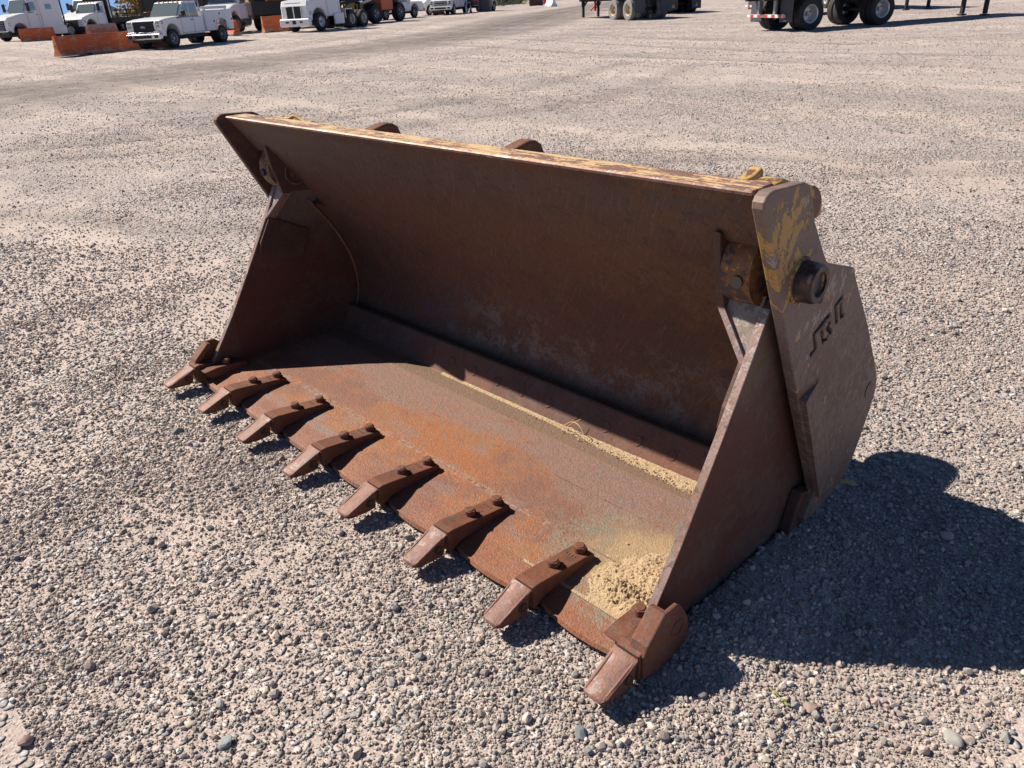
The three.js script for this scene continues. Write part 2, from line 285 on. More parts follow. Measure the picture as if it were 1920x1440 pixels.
// outer end plate: u along z -1.5..-.4, v along y 0..1.3
const yel = [.44, .265, .08], prim = [.32, .27, .235];
M.plate = std({
  map: tex(1024, 1024, (u, v) => {
    const z = -1.5 + u * 1.1, y = v * 1.3, b = smp(NM, u * 1.1, v * 1.3), f = smp(NF, u * 1.3, v * 1.1), g = smp(NX, u, v), s = smp(NF, (u * .9 + v * .6) * 1.1, (v - u) * .3), a = smp(NB, u, v);
    let c = mix3([.175, .124, .10], [.205, .15, .123], b); c = mix3(c, [.135, .072, .052], ss(.5, .62, a * .5 + f * .5) * .75 * ss(.95, .55, y));
    c = mix3(c, [.12, .065, .05], ss(.45, .15, y) * .5 * ss(.35, .6, b));
    const m = s * .55 + f * .3 + b * .15;
    const ym = 1.15 * gauss(-.66, 1.1, z, y, .085, .10) + 1.0 * gauss(-.755, .99, z, y, .10, .045) + .8 * gauss(-.635, .955, z, y, .03, .10) + .65 * gauss(-.585, 1.09, z, y, .02, .05) + .5 * gauss(-.93, .84, z, y, .05, .02) + .45 * gauss(-.93, .93, z, y, .06, .03);
    const wm = 1.0 * gauss(-.60, 1.01, z, y, .045, .09) + .75 * gauss(-.71, 1.15, z, y, .05, .03) + .9 * gauss(-.95, .88, z, y, .12, .035) + .6 * gauss(-.86, .8, z, y, .10, .02) + .6 * gauss(-.63, .87, z, y, .02, .06);
    const mm = (m - .5) / .075 + (g - .5) * 1.6 - 1.8 * ss(.60, .72, smp(NX, (z * .5 + y * .85) * .12, (z * .85 - y * .5) * 2.2)), wet = ss(0, .3, mm + 3.4 * wm - 1.9), yt = ss(0, .25, mm + 3.1 * ym - 2.2), edge = ss(-.5, 0, mm + 3.1 * ym - 2.2) * (1 - yt);
    c = mix3(c, [.12, .045, .022], edge * .8); c = mix3(c, prim, wet * .9); c = mix3(c, yel, yt * .95);
    const k = .8 + .4 * g; return [c[0] * k, c[1] * k, c[2] * k];
  }), bumpMap: rustBump, bumpScale: .001, roughness: .62, metalness: .15,
});
const plateUV = g => { g = g.index ? g.toNonIndexed() : g; const p = g.attributes.position, uv = new Float32Array(p.count * 2); for (let i = 0; i < p.count; i++) { uv[i * 2] = (p.getZ(i) + 1.5) / 1.1 + (p.getX(i) - 2.69) * .8; uv[i * 2 + 1] = p.getY(i) / 1.3; } g.setAttribute('uv', new THREE.BufferAttribute(uv, 2)); return g; };
// paint worn off in streaks: the flange along the top
M.flange = std({
  map: tex(2048, 512, (u, v) => {
    const a = smp(NB, u * 1.1, v * .3 + .2), s = smp(NF, u * .7, v * 1.2), f = smp(NX, u * 2, v), b = smp(NM, u * 1.7, v * .8);
    const s2 = smp(NX, u * 1.2, v * .9), m = s * .35 + b * .25 + a * .2 + s2 * .2;
    let c = mix3([.16, .085, .06], [.21, .13, .10], b); c = mix3(c, [.24, .09, .04], ss(.45, .48, m) * .7); c = mix3(c, [.56, .40, .21], ss(.487, .515, m + (f - .5) * .06) * .95);
    const k = .82 + .36 * f; return [c[0] * k, c[1] * k, c[2] * k];
  }), bumpMap: rustBump, bumpScale: .001, roughness: .55,
});
M.yellow = std({ map: tex(512, 512, (u, v) => { const m = smp(NM, u, v) * .6 + smp(NF, u, v) * .4, f = .8 + .4 * smp(NX, u, v); const c = mix3([.42, .28, .09], [.14, .06, .035], ss(.48, .54, m)); return [c[0] * f, c[1] * f, c[2] * f]; }), bumpMap: rustBump, bumpScale: .001, roughness: .6 });
M.boss = std({ map: tex(512, 512, (u, v) => { const m = smp(NM, u, v) * .55 + smp(NF, u, v) * .45, f = .75 + .5 * smp(NX, u, v); let c = mix3([.035, .028, .027], [.11, .055, .035], ss(.46, .56, m)); c = mix3(c, [.22, .17, .13], ss(.60, .63, m)); return [c[0] * f, c[1] * f, c[2] * f]; }), bumpMap: rustBump, bumpScale: .0012, roughness: .5, metalness: .25 });
M.hub = std({ map: tex(512, 512, (u, v) => { const m = smp(NM, u, v) * .55 + smp(NF, u, v) * .45, f = .75 + .5 * smp(NX, u, v); let c = mix3([.055, .042, .04], [.20, .085, .03], ss(.44, .52, m)); c = mix3(c, [.36, .21, .06], ss(.63, .66, m)); return [c[0] * f, c[1] * f, c[2] * f]; }), bumpMap: rustBump, bumpScale: .0015, roughness: .55, metalness: .2 });

// ---------------------------------------------------------------- the bucket
const W = 2.64;
const bucket = thing('loader_bucket', 'big rusty brown wheel loader bucket with teeth lying open on the gravel', 'loader bucket');
{
  const B = bucket;
  const arc = new THREE.CatmullRomCurve3([[.80, -.868], [.735, -.915], [.565, -1.03], [.372, -1.10], [.22, -1.104], [.10, -1.05], [.055, -1.0]].map(p => V(0, p[0], p[1]))).getPoints(26).map(p => [p.y, p.z]);
  const offs = (pl, d) => pl.map((p, i) => { const a = pl[Math.max(0, i - 1)], b = pl[Math.min(pl.length - 1, i + 1)], ty = b[0] - a[0], tz = b[1] - a[1], l = Math.hypot(ty, tz); return [p[0] + tz / l * d, p[1] - ty / l * d]; });
  const shell = (inner, t) => { const o = offs(inner, -t); return [...inner, ...o.reverse()]; };
  const lip = [1.185, -.573], zAt = y => lip[1] - (lip[0] - y) * (.868 - .573) / (1.185 - .80);
  const lin = (y0, y1) => [[y0, zAt(y0)], [(y0 + y1) / 2, zAt((y0 + y1) / 2)], [y1, zAt(y1)]];
  mesh('back_plate', [prismX(shell(lin(1.184, 1.03), .024), .004, W - .004, .0015), prismX(shell([...lin(1.0299, .80).slice(0, 2), ...arc], .024), .155, W - .155, 0, [], .6),
    prismX(shell(arc.slice(4), .024), .004, .1545, 0, [], .6), prismX(shell(arc.slice(4), .024), W - .1545, W - .004, 0, [], .6)].map(backUV), M.backIn, B);
  // bright worn lip edge
  mesh('lip_edge', boxUV(prismX([[1.1855, -.5705], [1.1935, -.566], [1.1975, -.572], [1.1855, -.596]], .004, W - .004, .0012), 1), M.bright, B, 'worn bright lip edge');
  { // flange along the top: u along x
    let g = prismX([[1.1975, -.5725], [1.1985, -.66], [1.165, -.72], [1.10, -.80], [1.09, -.79], [1.15, -.70], [1.1865, -.645], [1.1865, -.59]], .004, W - .004, .003); g = g.index ? g.toNonIndexed() : g;
    const p = g.attributes.position, uv = new Float32Array(p.count * 2); for (let i = 0; i < p.count; i++) { uv[i * 2] = p.getX(i) / W; uv[i * 2 + 1] = (-p.getZ(i) - .55) / .66; } g.setAttribute('uv', new THREE.BufferAttribute(uv, 2));
    mesh('top_flange', g, M.flange, B, 'yellow paint flaking off the top flange');
  }
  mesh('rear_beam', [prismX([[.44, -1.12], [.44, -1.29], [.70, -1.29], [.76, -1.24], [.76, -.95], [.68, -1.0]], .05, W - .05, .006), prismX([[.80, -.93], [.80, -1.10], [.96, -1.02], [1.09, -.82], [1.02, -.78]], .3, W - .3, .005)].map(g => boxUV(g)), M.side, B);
  // wear plate along the foot of the back, its flush plugs
  const wp = mesh('wear_plate', boxUV(prismX([[.040, -.958], [.0425, -.962], [.16, -1.035], [.166, -1.05], [.05, -1.03]], .012, W - .012, .002), .9), M.wear, B);
  { const n = V(0, .118, .077).normalize().negate(); // outward normal towards the front and up
    const dir = V(0, .077, .118).normalize(), ring = new THREE.TorusGeometry(.0185, .003, 6, 24), cap = new THREE.CircleGeometry(.0175, 20), qd = new THREE.Quaternion().setFromUnitVectors(V(0, 0, 1), dir);
    for (let k = 2; k < 17; k++) { const g = merge([ring.clone(), cap.clone().translate(0, 0, .0012)]); g.applyQuaternion(qd); g.translate(.155 * k + .003, .096, -.9955); mesh('bolt', boxUV(g), M.wear, wp); } }
  mesh('seam_weld', [bar(V(.012, .163, -1.036), V(W - .012, .163, -1.036), .007)].map(g => boxUV(g)), M.dark, B);
  // floor: two plates, heel and the cutting edge
  mesh('floor_plate', floorUV(prismX([[.05, -.672], [.05, -.855], [.012, -.855], [.012, -.672]], .012, W - .012, .002)), M.floor, B);
  mesh('floor_plate', floorUV(prismX([[.05, -.444], [.05, -.6695], [.012, -.6695], [.012, -.444]], .012, W - .012, .002)), M.floor, B);
  mesh('heel_plate', floorUV(prismX([[.0495, -.8555], [.047, -.885], [.040, -.965], [.03, -1.03], [.0, -1.0], [.003, -.8555]], .012, W - .012, .0015)), M.floor, B);
  mesh('cutting_edge', floorUV((() => { // front arcs slightly between adapters; the scallop of their shadows is put into the shape
      const pts = [[.05, -.4415], [.05, -.272], [.03, -.172], [.018, -.166], [.006, -.19], [.006, -.4415]], s = new THREE.Shape(pts.map(p => new THREE.Vector2(-p[1], p[0])));
      const g = new THREE.ExtrudeGeometry(s, { depth: W - .024, steps: 140, bevelEnabled: false }); g.translate(0, 0, .012); g.applyMatrix4(MX); const p = g.attributes.position;
      for (let i = 0; i < p.count; i++) if (p.getZ(i) > -.22) { const t = (p.getX(i) / W * 7) % 1; p.setZ(i, p.getZ(i) - .022 + .034 * Math.pow(Math.sin(Math.PI * t), .7)); }
      g.computeVertexNormals(); return toCreasedNormals(g, .4); })()), M.floor, B, 'orange rust cutting edge');
  { const R = rng(9), bits = []; for (const z of [-.4428, -.6708]) { let x = .05; while (x < W - .06) { const l = .02 + R() * .07; if (R() < .86) bits.push(bar(V(x, .0495, z + (R() - .5) * .002), V(x + l, .0495, z + (R() - .5) * .002), (z < -.5 ? .0014 : .002) + R() * .0012, 6)); x += l + R() * .01; } } bits.push(bar(V(.02, .0475, -.8555), V(W - .02, .0475, -.8555), .0032, 6)); mesh('floor_weld', boxUV(merge(bits)), M.weld, B); }
  // sides of the bowl
  const wing = [[.0, -.20], [.10, -.237], [.30, -.383], [.55, -.545], [.73, -.655], [.86, -.728], [.90, -.80], [.90, -.95], [.74, -1.0], [.58, -1.11], [.38, -1.18], [.2, -1.17], [.06, -1.08], [.0, -.98]];
  M.wing = std({
    map: tex(1024, 1024, (u, v) => { // u: z -1.2..-.2, v: y 0..1
      const z = -1.2 + u, y = v, b = smp(NM, u, v), f = smp(NF, u, v), g = smp(NX, u, v), a = smp(NB, u + .2, v);
      let c = mix3([.105, .056, .042], [.135, .07, .052], b);
      const e = z + y * .72; // distance behind the front edge, roughly
      c = mix3(c, [.15, .112, .086], ss(.42, .56, y * .62 + b * .25 + (f - .5) * .1) * .9);
      c = mix3(c, [.105, .034, .023], ss(.47, .6, a * .45 + f * .3 + b * .25 + ss(-.36, -.18, e) * .16) * .8 * ss(.75, .5, y));
      c = mix3(c, [.15, .095, .052], ss(.55, .6, b * .6 + f * .4) * ss(.4, .7, y) * ss(-.45, -.2, e) * .8);
      c = mix3(c, [.14, .118, .1], ss(.07, .02, y + (f - .5) * .06) * .8);
      const k = .76 + .48 * g; return [c[0] * k, c[1] * k, c[2] * k];
    }), bumpMap: rustBump, bumpScale: .0011, roughness: .66, metalness: .2,
  });
  const wingUV = g => { g = g.index ? g.toNonIndexed() : g; const p = g.attributes.position, uv = new Float32Array(p.count * 2); for (let i = 0; i < p.count; i++) { uv[i * 2] = p.getZ(i) + 1.2 + (p.getX(i) - 2.63) * .7; uv[i * 2 + 1] = p.getY(i); } g.setAttribute('uv', new THREE.BufferAttribute(uv, 2)); return g; };
  const plateOut = [[1.206, -.572], [1.204, -.555], [1.197, -.540], [1.185, -.531], [1.17, -.531], [1.15, -.541], [.859, -.687], [.53, -.849], [.153, -1.040], [.078, -.985], [.056, -.995], [.058, -1.08], [.085, -1.21], [.116, -1.287], [.20, -1.340], [.30, -1.387], [.366, -1.409], [.42, -1.405], [.467, -1.378], [.662, -1.247], [.862, -1.093], [.893, -1.075], [.902, -1.05], [.948, -.91], [.96, -.89], [.985, -.868], [1.088, -.79], [1.15, -.762], [1.185, -.74], [1.197, -.715]];
  const stroke = (pts, w) => { const L = [], Rr = []; pts.forEach((p, i) => { const a = pts[Math.max(0, i - 1)], b = pts[Math.min(pts.length - 1, i + 1)], dy = b[0] - a[0], dz = b[1] - a[1], l = Math.hypot(dy, dz); L.push([p[0] + dz / l * w, p[1] - dy / l * w]); Rr.unshift([p[0] - dz / l * w, p[1] + dy / l * w]); }); return [...L, ...Rr]; };
  const cut = [stroke([[.79, -.960], [.772, -.912], [.757, -.874], [.708, -.896], [.694, -.868]], .008), stroke([[.755, -.917], [.712, -.942], [.716, -.966]], .0075), stroke([[.764, -.968], [.752, -.955], [.729, -.976], [.731, -.988]], .0075), stroke([[.822, -1.026], [.806, -.986], [.746, -1.012]], .0075), stroke([[.802, -1.022], [.779, -1.028], [.757, -1.037], [.759, -1.054]], .007)];
  for (const s of [1, -1]) {
    const X = (a, b) => s > 0 ? [W - b, W - a] : [a, b];                        // a..b measured inward from the outer plane of that side
    const lab = s > 0 ? undefined : undefined;
    mesh('side_plate', wingUV(prismX(wing, ...X(.008, .036), .004)), M.wing, B, lab);
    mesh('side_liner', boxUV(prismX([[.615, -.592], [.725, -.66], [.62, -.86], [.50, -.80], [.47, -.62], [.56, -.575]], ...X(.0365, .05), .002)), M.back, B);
    // the edge of the side plate, rubbed bright
    const ed = [[.1, -.2345], [.30, -.3805], [.55, -.5425], [.73, -.6525], [.86, -.7255]];
    mesh('worn_edge', boxUV(prismX([...ed, ...offs(ed, .006).reverse()], ...X(.0095, .0345), .0015)), M.bright, B);
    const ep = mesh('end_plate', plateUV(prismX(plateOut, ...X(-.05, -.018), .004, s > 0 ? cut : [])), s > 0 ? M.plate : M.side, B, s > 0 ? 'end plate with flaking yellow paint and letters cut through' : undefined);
    if (s > 0) mesh('backing_plate', boxUV(prismX([[.66, -.82], [.84, -.92], [.84, -1.06], [.66, -1.02]], W - .02, W + .012, 0)), M.hub, B);
    const xo = s > 0 ? W + .05 : -.05;
    { // pivot pin in its boss, outside
      const lathe = new THREE.LatheGeometry([[.0, .0], [.030, .0], [.033, .003], [.033, .010], [.038, .010], [.047, .010], [.050, .007], [.052, .0], [.054, -.06], [.0, -.06]].map(p => new THREE.Vector2(p[0], p[1])), 40);
      lathe.rotateZ(-Math.PI / 2 * s); lathe.translate(xo + s * .042, .945, -.752);
      const pb = mesh('pin_boss', boxUV(toCreasedNormals(lathe, .7)), M.boss, ep); pb.userData.label = 'black and rusty pin boss';
      mesh('grease_bolt', boxUV(cyl(.011, .011, .012, 12, 'x', xo + s * .044, .900, -.772)), M.dark, ep);
      mesh('paint_ring', boxUV(toCreasedNormals(new THREE.TorusGeometry(.056, .006, 8, 40).rotateY(Math.PI / 2).translate(xo + s * .001, .945, -.752), .8), 1), M.yellow, ep);
      mesh('plug', boxUV(cyl(.028, .028, .003, 28, 'x', xo + s * .001, .40, -1.345)), M.plate, ep);
    }
    { // wedge block on the plate's front edge
      const q = (y, z, x) => V(xo + s * x, y, z), A = q(.605, -.941, -.002), b0 = q(.575, -.832, -.002), P = q(.125, -1.05, -.002), Rr = q(.20, -1.15, -.002), b1 = q(.566, -.838, .020), P1 = q(.13, -1.052, .012), A1 = q(.592, -.938, .004);
      const f = [[b1, P1, Rr], [b1, Rr, A1], [b0, b1, A1], [b0, A1, A], [b0, P, P1], [b0, P1, b1], [P, Rr, P1], [A1, Rr, A]];
      const pos = []; for (const t of f) for (const v of (s > 0 ? t : [t[0], t[2], t[1]])) pos.push(v.x, v.y, v.z);
      const g = new THREE.BufferGeometry(); g.setAttribute('position', new THREE.Float32BufferAttribute(pos, 3)); g.computeVertexNormals();
      const uv = new Float32Array(pos.length / 3 * 2); g.setAttribute('uv', new THREE.BufferAttribute(uv, 2));
      mesh('wedge_block', plateUV(g), M.plate, ep);
    }
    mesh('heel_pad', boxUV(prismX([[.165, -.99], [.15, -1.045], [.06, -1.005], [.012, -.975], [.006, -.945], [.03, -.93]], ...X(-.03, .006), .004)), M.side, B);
    // hinge: hub, flange and the web between them
    mesh('hinge_hub', [boxUV(toCreasedNormals(cyl(.102, .102, .085, 40, 'x', s > 0 ? W - .085 : .085, .955, -.765), .8))], M.hub, B);
    mesh('hub_bolt', boxUV(cyl(.017, .017, .012, 16, 'z', s > 0 ? W - .075 : .075, .94, -.662)), M.dark, B);
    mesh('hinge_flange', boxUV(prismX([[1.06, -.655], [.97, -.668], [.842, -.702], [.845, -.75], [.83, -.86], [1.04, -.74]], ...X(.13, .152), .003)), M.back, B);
    { const xk = s > 0 ? W - .141 : .141, xy = s > 0 ? W - .03 : .03, t = .011; // flange bent in to meet the side plate
      const q = [V(xk - t, .845, -.7025), V(xk + t, .845, -.7025), V(xy + t, .722, -.650), V(xy - t, .722, -.650), V(xk - t, .838, -.745), V(xk + t, .838, -.745), V(xy + t, .705, -.690), V(xy - t, .705, -.690)];
      const f = [[0, 1, 2], [0, 2, 3], [4, 6, 5], [4, 7, 6], [0, 4, 5], [0, 5, 1], [3, 2, 6], [3, 6, 7], [1, 5, 6], [1, 6, 2], [0, 3, 7], [0, 7, 4]];
      const pos = []; for (const a of f) for (const i of (s > 0 ? [a[0], a[2], a[1]] : a)) pos.push(q[i].x, q[i].y, q[i].z);
      const g = new THREE.BufferGeometry(); g.setAttribute('position', new THREE.Float32BufferAttribute(pos, 3)); g.computeVertexNormals();
      mesh('hinge_flange', boxUV(g), M.bright, B);
      const w = [V(xy, .728, -.668), V(s > 0 ? W - .13 : .13, .842, -.718), V(s > 0 ? W - .13 : .13, .885, -.735), V(s > 0 ? W - .034 : .034, .885, -.745), V(s > 0 ? W - .034 : .034, .80, -.71)];
      const p2 = []; for (const a of [[0, 1, 2], [0, 2, 3], [0, 3, 4]]) for (const i of (s > 0 ? [a[0], a[2], a[1]] : a)) p2.push(w[i].x, w[i].y, w[i].z);
      for (const a of [[0, 1, 2], [0, 2, 3], [0, 3, 4]]) for (const i of (s > 0 ? a : [a[0], a[2], a[1]])) p2.push(w[i].x, w[i].y - .012, w[i].z - .014);
      const g2 = new THREE.BufferGeometry(); g2.setAttribute('position', new THREE.Float32BufferAttribute(p2, 3)); g2.computeVertexNormals();
      mesh('hinge_web', boxUV(g2), M.web || (M.web = std({ map: rustTile([.26, .21, .18], [.20, .14, .10], [.42, .38, .35], { bare: .6 }), bumpMap: rustBump, bumpScale: .0015, roughness: .6, metalness: .2 })), B);
    }
    { // weld where the back meets the side, and the pin cap on the hinge plate
      const wc = new THREE.CatmullRomCurve3(arc.filter((_, i) => i > 1).map(p => V(s > 0 ? W - .04 : .04, p[0] + (p[0] > .5 ? -.004 : .002), p[1] + .006)));
      mesh('corner_weld', boxUV(new THREE.TubeGeometry(wc, 60, .0065, 6)), M.weldRust || (M.weldRust = std({ map: rustTile([.17, .085, .045], [.22, .10, .045], [.24, .15, .09], { bare: .5 }), bumpMap: rustBump, bumpScale: .003, roughness: .85 })), B);
      const xc = s > 0 ? W - .1525 : .1525; mesh('pin_cap', [boxUV(cyl(.03, .03, .01, 24, 'x', xc, .925, -.785)), boxUV(toCreasedNormals(new THREE.TorusGeometry(.052, .006, 6, 30).rotateY(Math.PI / 2).translate(xc, .925, -.785), .8))], M.hub, B);
    }
    // lug behind the end plate
    { const c = [1.065, -.895], pts = []; for (let i = 0; i <= 14; i++) { const a = Math.PI * (1.05 - i / 14 * 1.25); pts.push([c[0] + .08 * Math.sin(a), c[1] + .08 * Math.cos(a) * 1]); } pts.push([.96, -.80], [1.03, -.74]); mesh('rear_lug', boxUV(prismX(pts, ...X(.02, .06), .004)), M.yellow, B); }
    { const pts = []; for (let i = 0; i <= 16; i++) { const a = -Math.PI * .5 + i / 16 * Math.PI; pts.push([.60 + .125 * Math.sin(a), -1.40 - .125 * Math.cos(a)]); } pts.push([.72, -1.2], [.48, -1.2]); mesh('pin_lug', boxUV(prismX(pts, ...X(.40, .46), .006)), M.rust, B); }
  }
  // two lugs showing over the flange
  for (const x of [.955, 1.715]) { const pts = [[1.19, -.635], [1.197, -.66], [1.209, -.71], [1.213, -.735], [1.209, -.762], [1.195, -.785], [1.16, -.80], [1.08, -.80], [1.08, -.72]]; mesh('lift_lug', boxUV(prismX(pts, x, x + .055, .007)), M.rust, B, 'rusty lifting lug over the flange'); }
  // bent guards at the far left and the horn at the right
  for (const [x, y, l] of [[.20, 1.186, .03], [.26, 1.19, .03], [.31, 1.196, .05], [.45, 1.18, .02]]) { const c = new THREE.CatmullRomCurve3([V(x - .06, 1.185, -.70), V(x - .02, y - .012, -.72), V(x + .01, y, -.735), V(x + .02 + l * .4, y - .012, -.742), V(x + .05 + l, 1.165, -.75)]); const g = new THREE.TubeGeometry(c, 14, .008, 8); mesh('hose_guard', boxUV(g), M.yellow, B); }
  { const g = prismX([[1.18, -.66], [1.185, -.69], [1.195, -.74], [1.206, -.768], [1.20, -.776], [1.17, -.78], [1.13, -.75]], 2.515, 2.548, .005); mesh('hose_guard', boxUV(g), M.yellow, B, 'yellow horn shaped guard'); mesh('hose_guard', boxUV(prismX([[1.175, -.65], [1.195, -.675], [1.197, -.72], [1.185, -.755], [1.14, -.76], [1.14, -.70]], 2.575, 2.637, .006)), M.yellow, B); }
  // teeth
  const hexHead = (x, y, z, r = .0215, h = .022) => { const a = new THREE.CylinderGeometry(r * .93, r, h, 6); a.translate(0, h / 2, 0); const b = new THREE.CylinderGeometry(r * .62, r * .78, .004, 18); b.translate(0, h + .001, 0); const c = new THREE.CylinderGeometry(r * 1.18, r * 1.2, .004, 20); c.translate(0, .001, 0); const g = merge([a, b, c]); g.rotateY(x * 7); g.translate(x, y, z); return boxUV(g); };
  const toothGeo = (xc, wk = 1) => {
    const prof = [[.106, -.136], [.1045, -.130], [.094, -.108], [.076, -.060], [.062, -.016], [.057, -.004], [.052, .0], [.046, -.003], [.040, -.02], [.034, -.08], [.036, -.118], [.08, -.127]];
    let g = prismX(prof, -.0385, .0385, .0045); g = g.index ? g.toNonIndexed() : g; const p = g.attributes.position;
    for (let i = 0; i < p.count; i++) { const z = p.getZ(i), t = clamp((z + .136) / .136), w = lerp(1.0, .90, t) * (z > -.018 ? lerp(1, .72, Math.pow(clamp((z + .018) / .018), 1.6)) : 1) * wk; p.setX(i, xc + p.getX(i) * w); }
    g.computeVertexNormals(); return boxUV(toCreasedNormals(g, .5), 1, xc * .37, xc);
  };
  const ridge = (xc, s) => boxUV(bar(V(xc + s * .0325, .0985, -.130), V(xc + s * .0295, .0562, -.012), .0052, 10));
  for (let k = 0; k < 8; k++) {
    const xc = W * k / 7, corner = k === 0 || k === 7;
    let ad;
    if (!corner) {
      ad = mesh('tooth_adapter', [boxUV(prismX([[.107, -.1415], [.108, -.165], [.100, -.225], [.087, -.305], [.075, -.395], [.068, -.412], [.048, -.417], [.048, -.19], [.03, -.155], [.0, -.19], [-.008, -.30], [-.02, -.30], [-.012, -.19], [.03, -.1425]], xc - .037, xc + .037, .0035), 1, xc * .3, xc)], M.rust, bucket);
      mesh('bolt_seat', boxUV(toCreasedNormals(new THREE.TorusGeometry(.029, .003, 6, 26, Math.PI * 1.5).rotateX(Math.PI / 2).rotateY(1.9).translate(xc - .004, .0925, -.268), .8)), M.rust, ad);
      mesh('bolt', hexHead(xc, .0915, -.268), M.rust, ad); mesh('bolt', hexHead(xc + .002, .0755, -.385), M.rust, ad);
      for (let i = 0; i < 4; i++) mesh('cast_mark', boxUV(box(.002, .0016, .012, xc - .02 + i * .011, .0825, -.345)), M.weld, ad);
    } else {
      const s = k ? 1 : -1, X = (a, b) => s > 0 ? [xc + a, xc + b] : [xc - b, xc - a];
      ad = mesh('tooth_adapter', [
        boxUV(prismX([[.108, -.1415], [.113, -.165], [.104, -.205], [.100, -.24], [.05, -.26], [.03, -.19], [.0, -.19], [-.012, -.22], [-.012, -.19], [.03, -.1425]], xc - .037, xc + .037, .0035)),
        boxUV(prismX([[.09, -.16], [.095, -.22], [.088, -.33], [.078, -.375], [.048, -.377], [.048, -.19]], ...X(-.098, -.040), .003)),
        boxUV(prismX([[.110, -.155], [.130, -.166], [.183, -.228], [.192, -.238], [.188, -.252], [.17, -.25], [.125, -.205], [.10, -.17]], ...X(-.008, .046), .0045)),
        boxUV(prismX([[.104, -.15], [.130, -.167], [.185, -.23], [.190, -.244], [.188, -.292], [.165, -.315], [.11, -.345], [.05, -.355], [.01, -.33], [-.005, -.24], [.03, -.15]], ...X(.032, .0455), .004)),
      ], M.rust, bucket, 'corner adapter wrapping the side plate');
      mesh('bolt', hexHead(xc - s * .068, .0885, -.285), M.rust, ad);
      mesh('casting_ring', boxUV(toCreasedNormals(new THREE.TorusGeometry(.024, .003, 6, 24).rotateY(Math.PI / 2).translate(xc + s * .0458, .105, -.295), .8)), M.rust, ad);
    }
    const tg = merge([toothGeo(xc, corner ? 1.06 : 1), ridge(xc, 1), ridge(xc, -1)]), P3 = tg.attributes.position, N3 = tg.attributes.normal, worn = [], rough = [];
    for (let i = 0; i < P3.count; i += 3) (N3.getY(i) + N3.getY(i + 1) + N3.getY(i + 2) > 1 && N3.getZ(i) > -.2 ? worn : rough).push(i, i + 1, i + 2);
    tg.setIndex([...worn, ...rough]); tg.addGroup(0, worn.length, 0); tg.addGroup(worn.length, rough.length, 1);   // upper face worn paler; flanks take darker rust, their shade put into the colour
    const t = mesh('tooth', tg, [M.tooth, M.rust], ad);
    mesh('retaining_pin', [boxUV(toCreasedNormals(new THREE.TorusGeometry(.0125, .003, 6, 20).rotateY(Math.PI / 2).translate(xc + .0365 * (corner ? 1.05 : 1), .066, -.098), .8)), boxUV(cyl(.010, .010, .074 * (corner ? 1.05 : 1), 16, 'x', xc, .066, -.098))], M.dark, ad);
  }
}
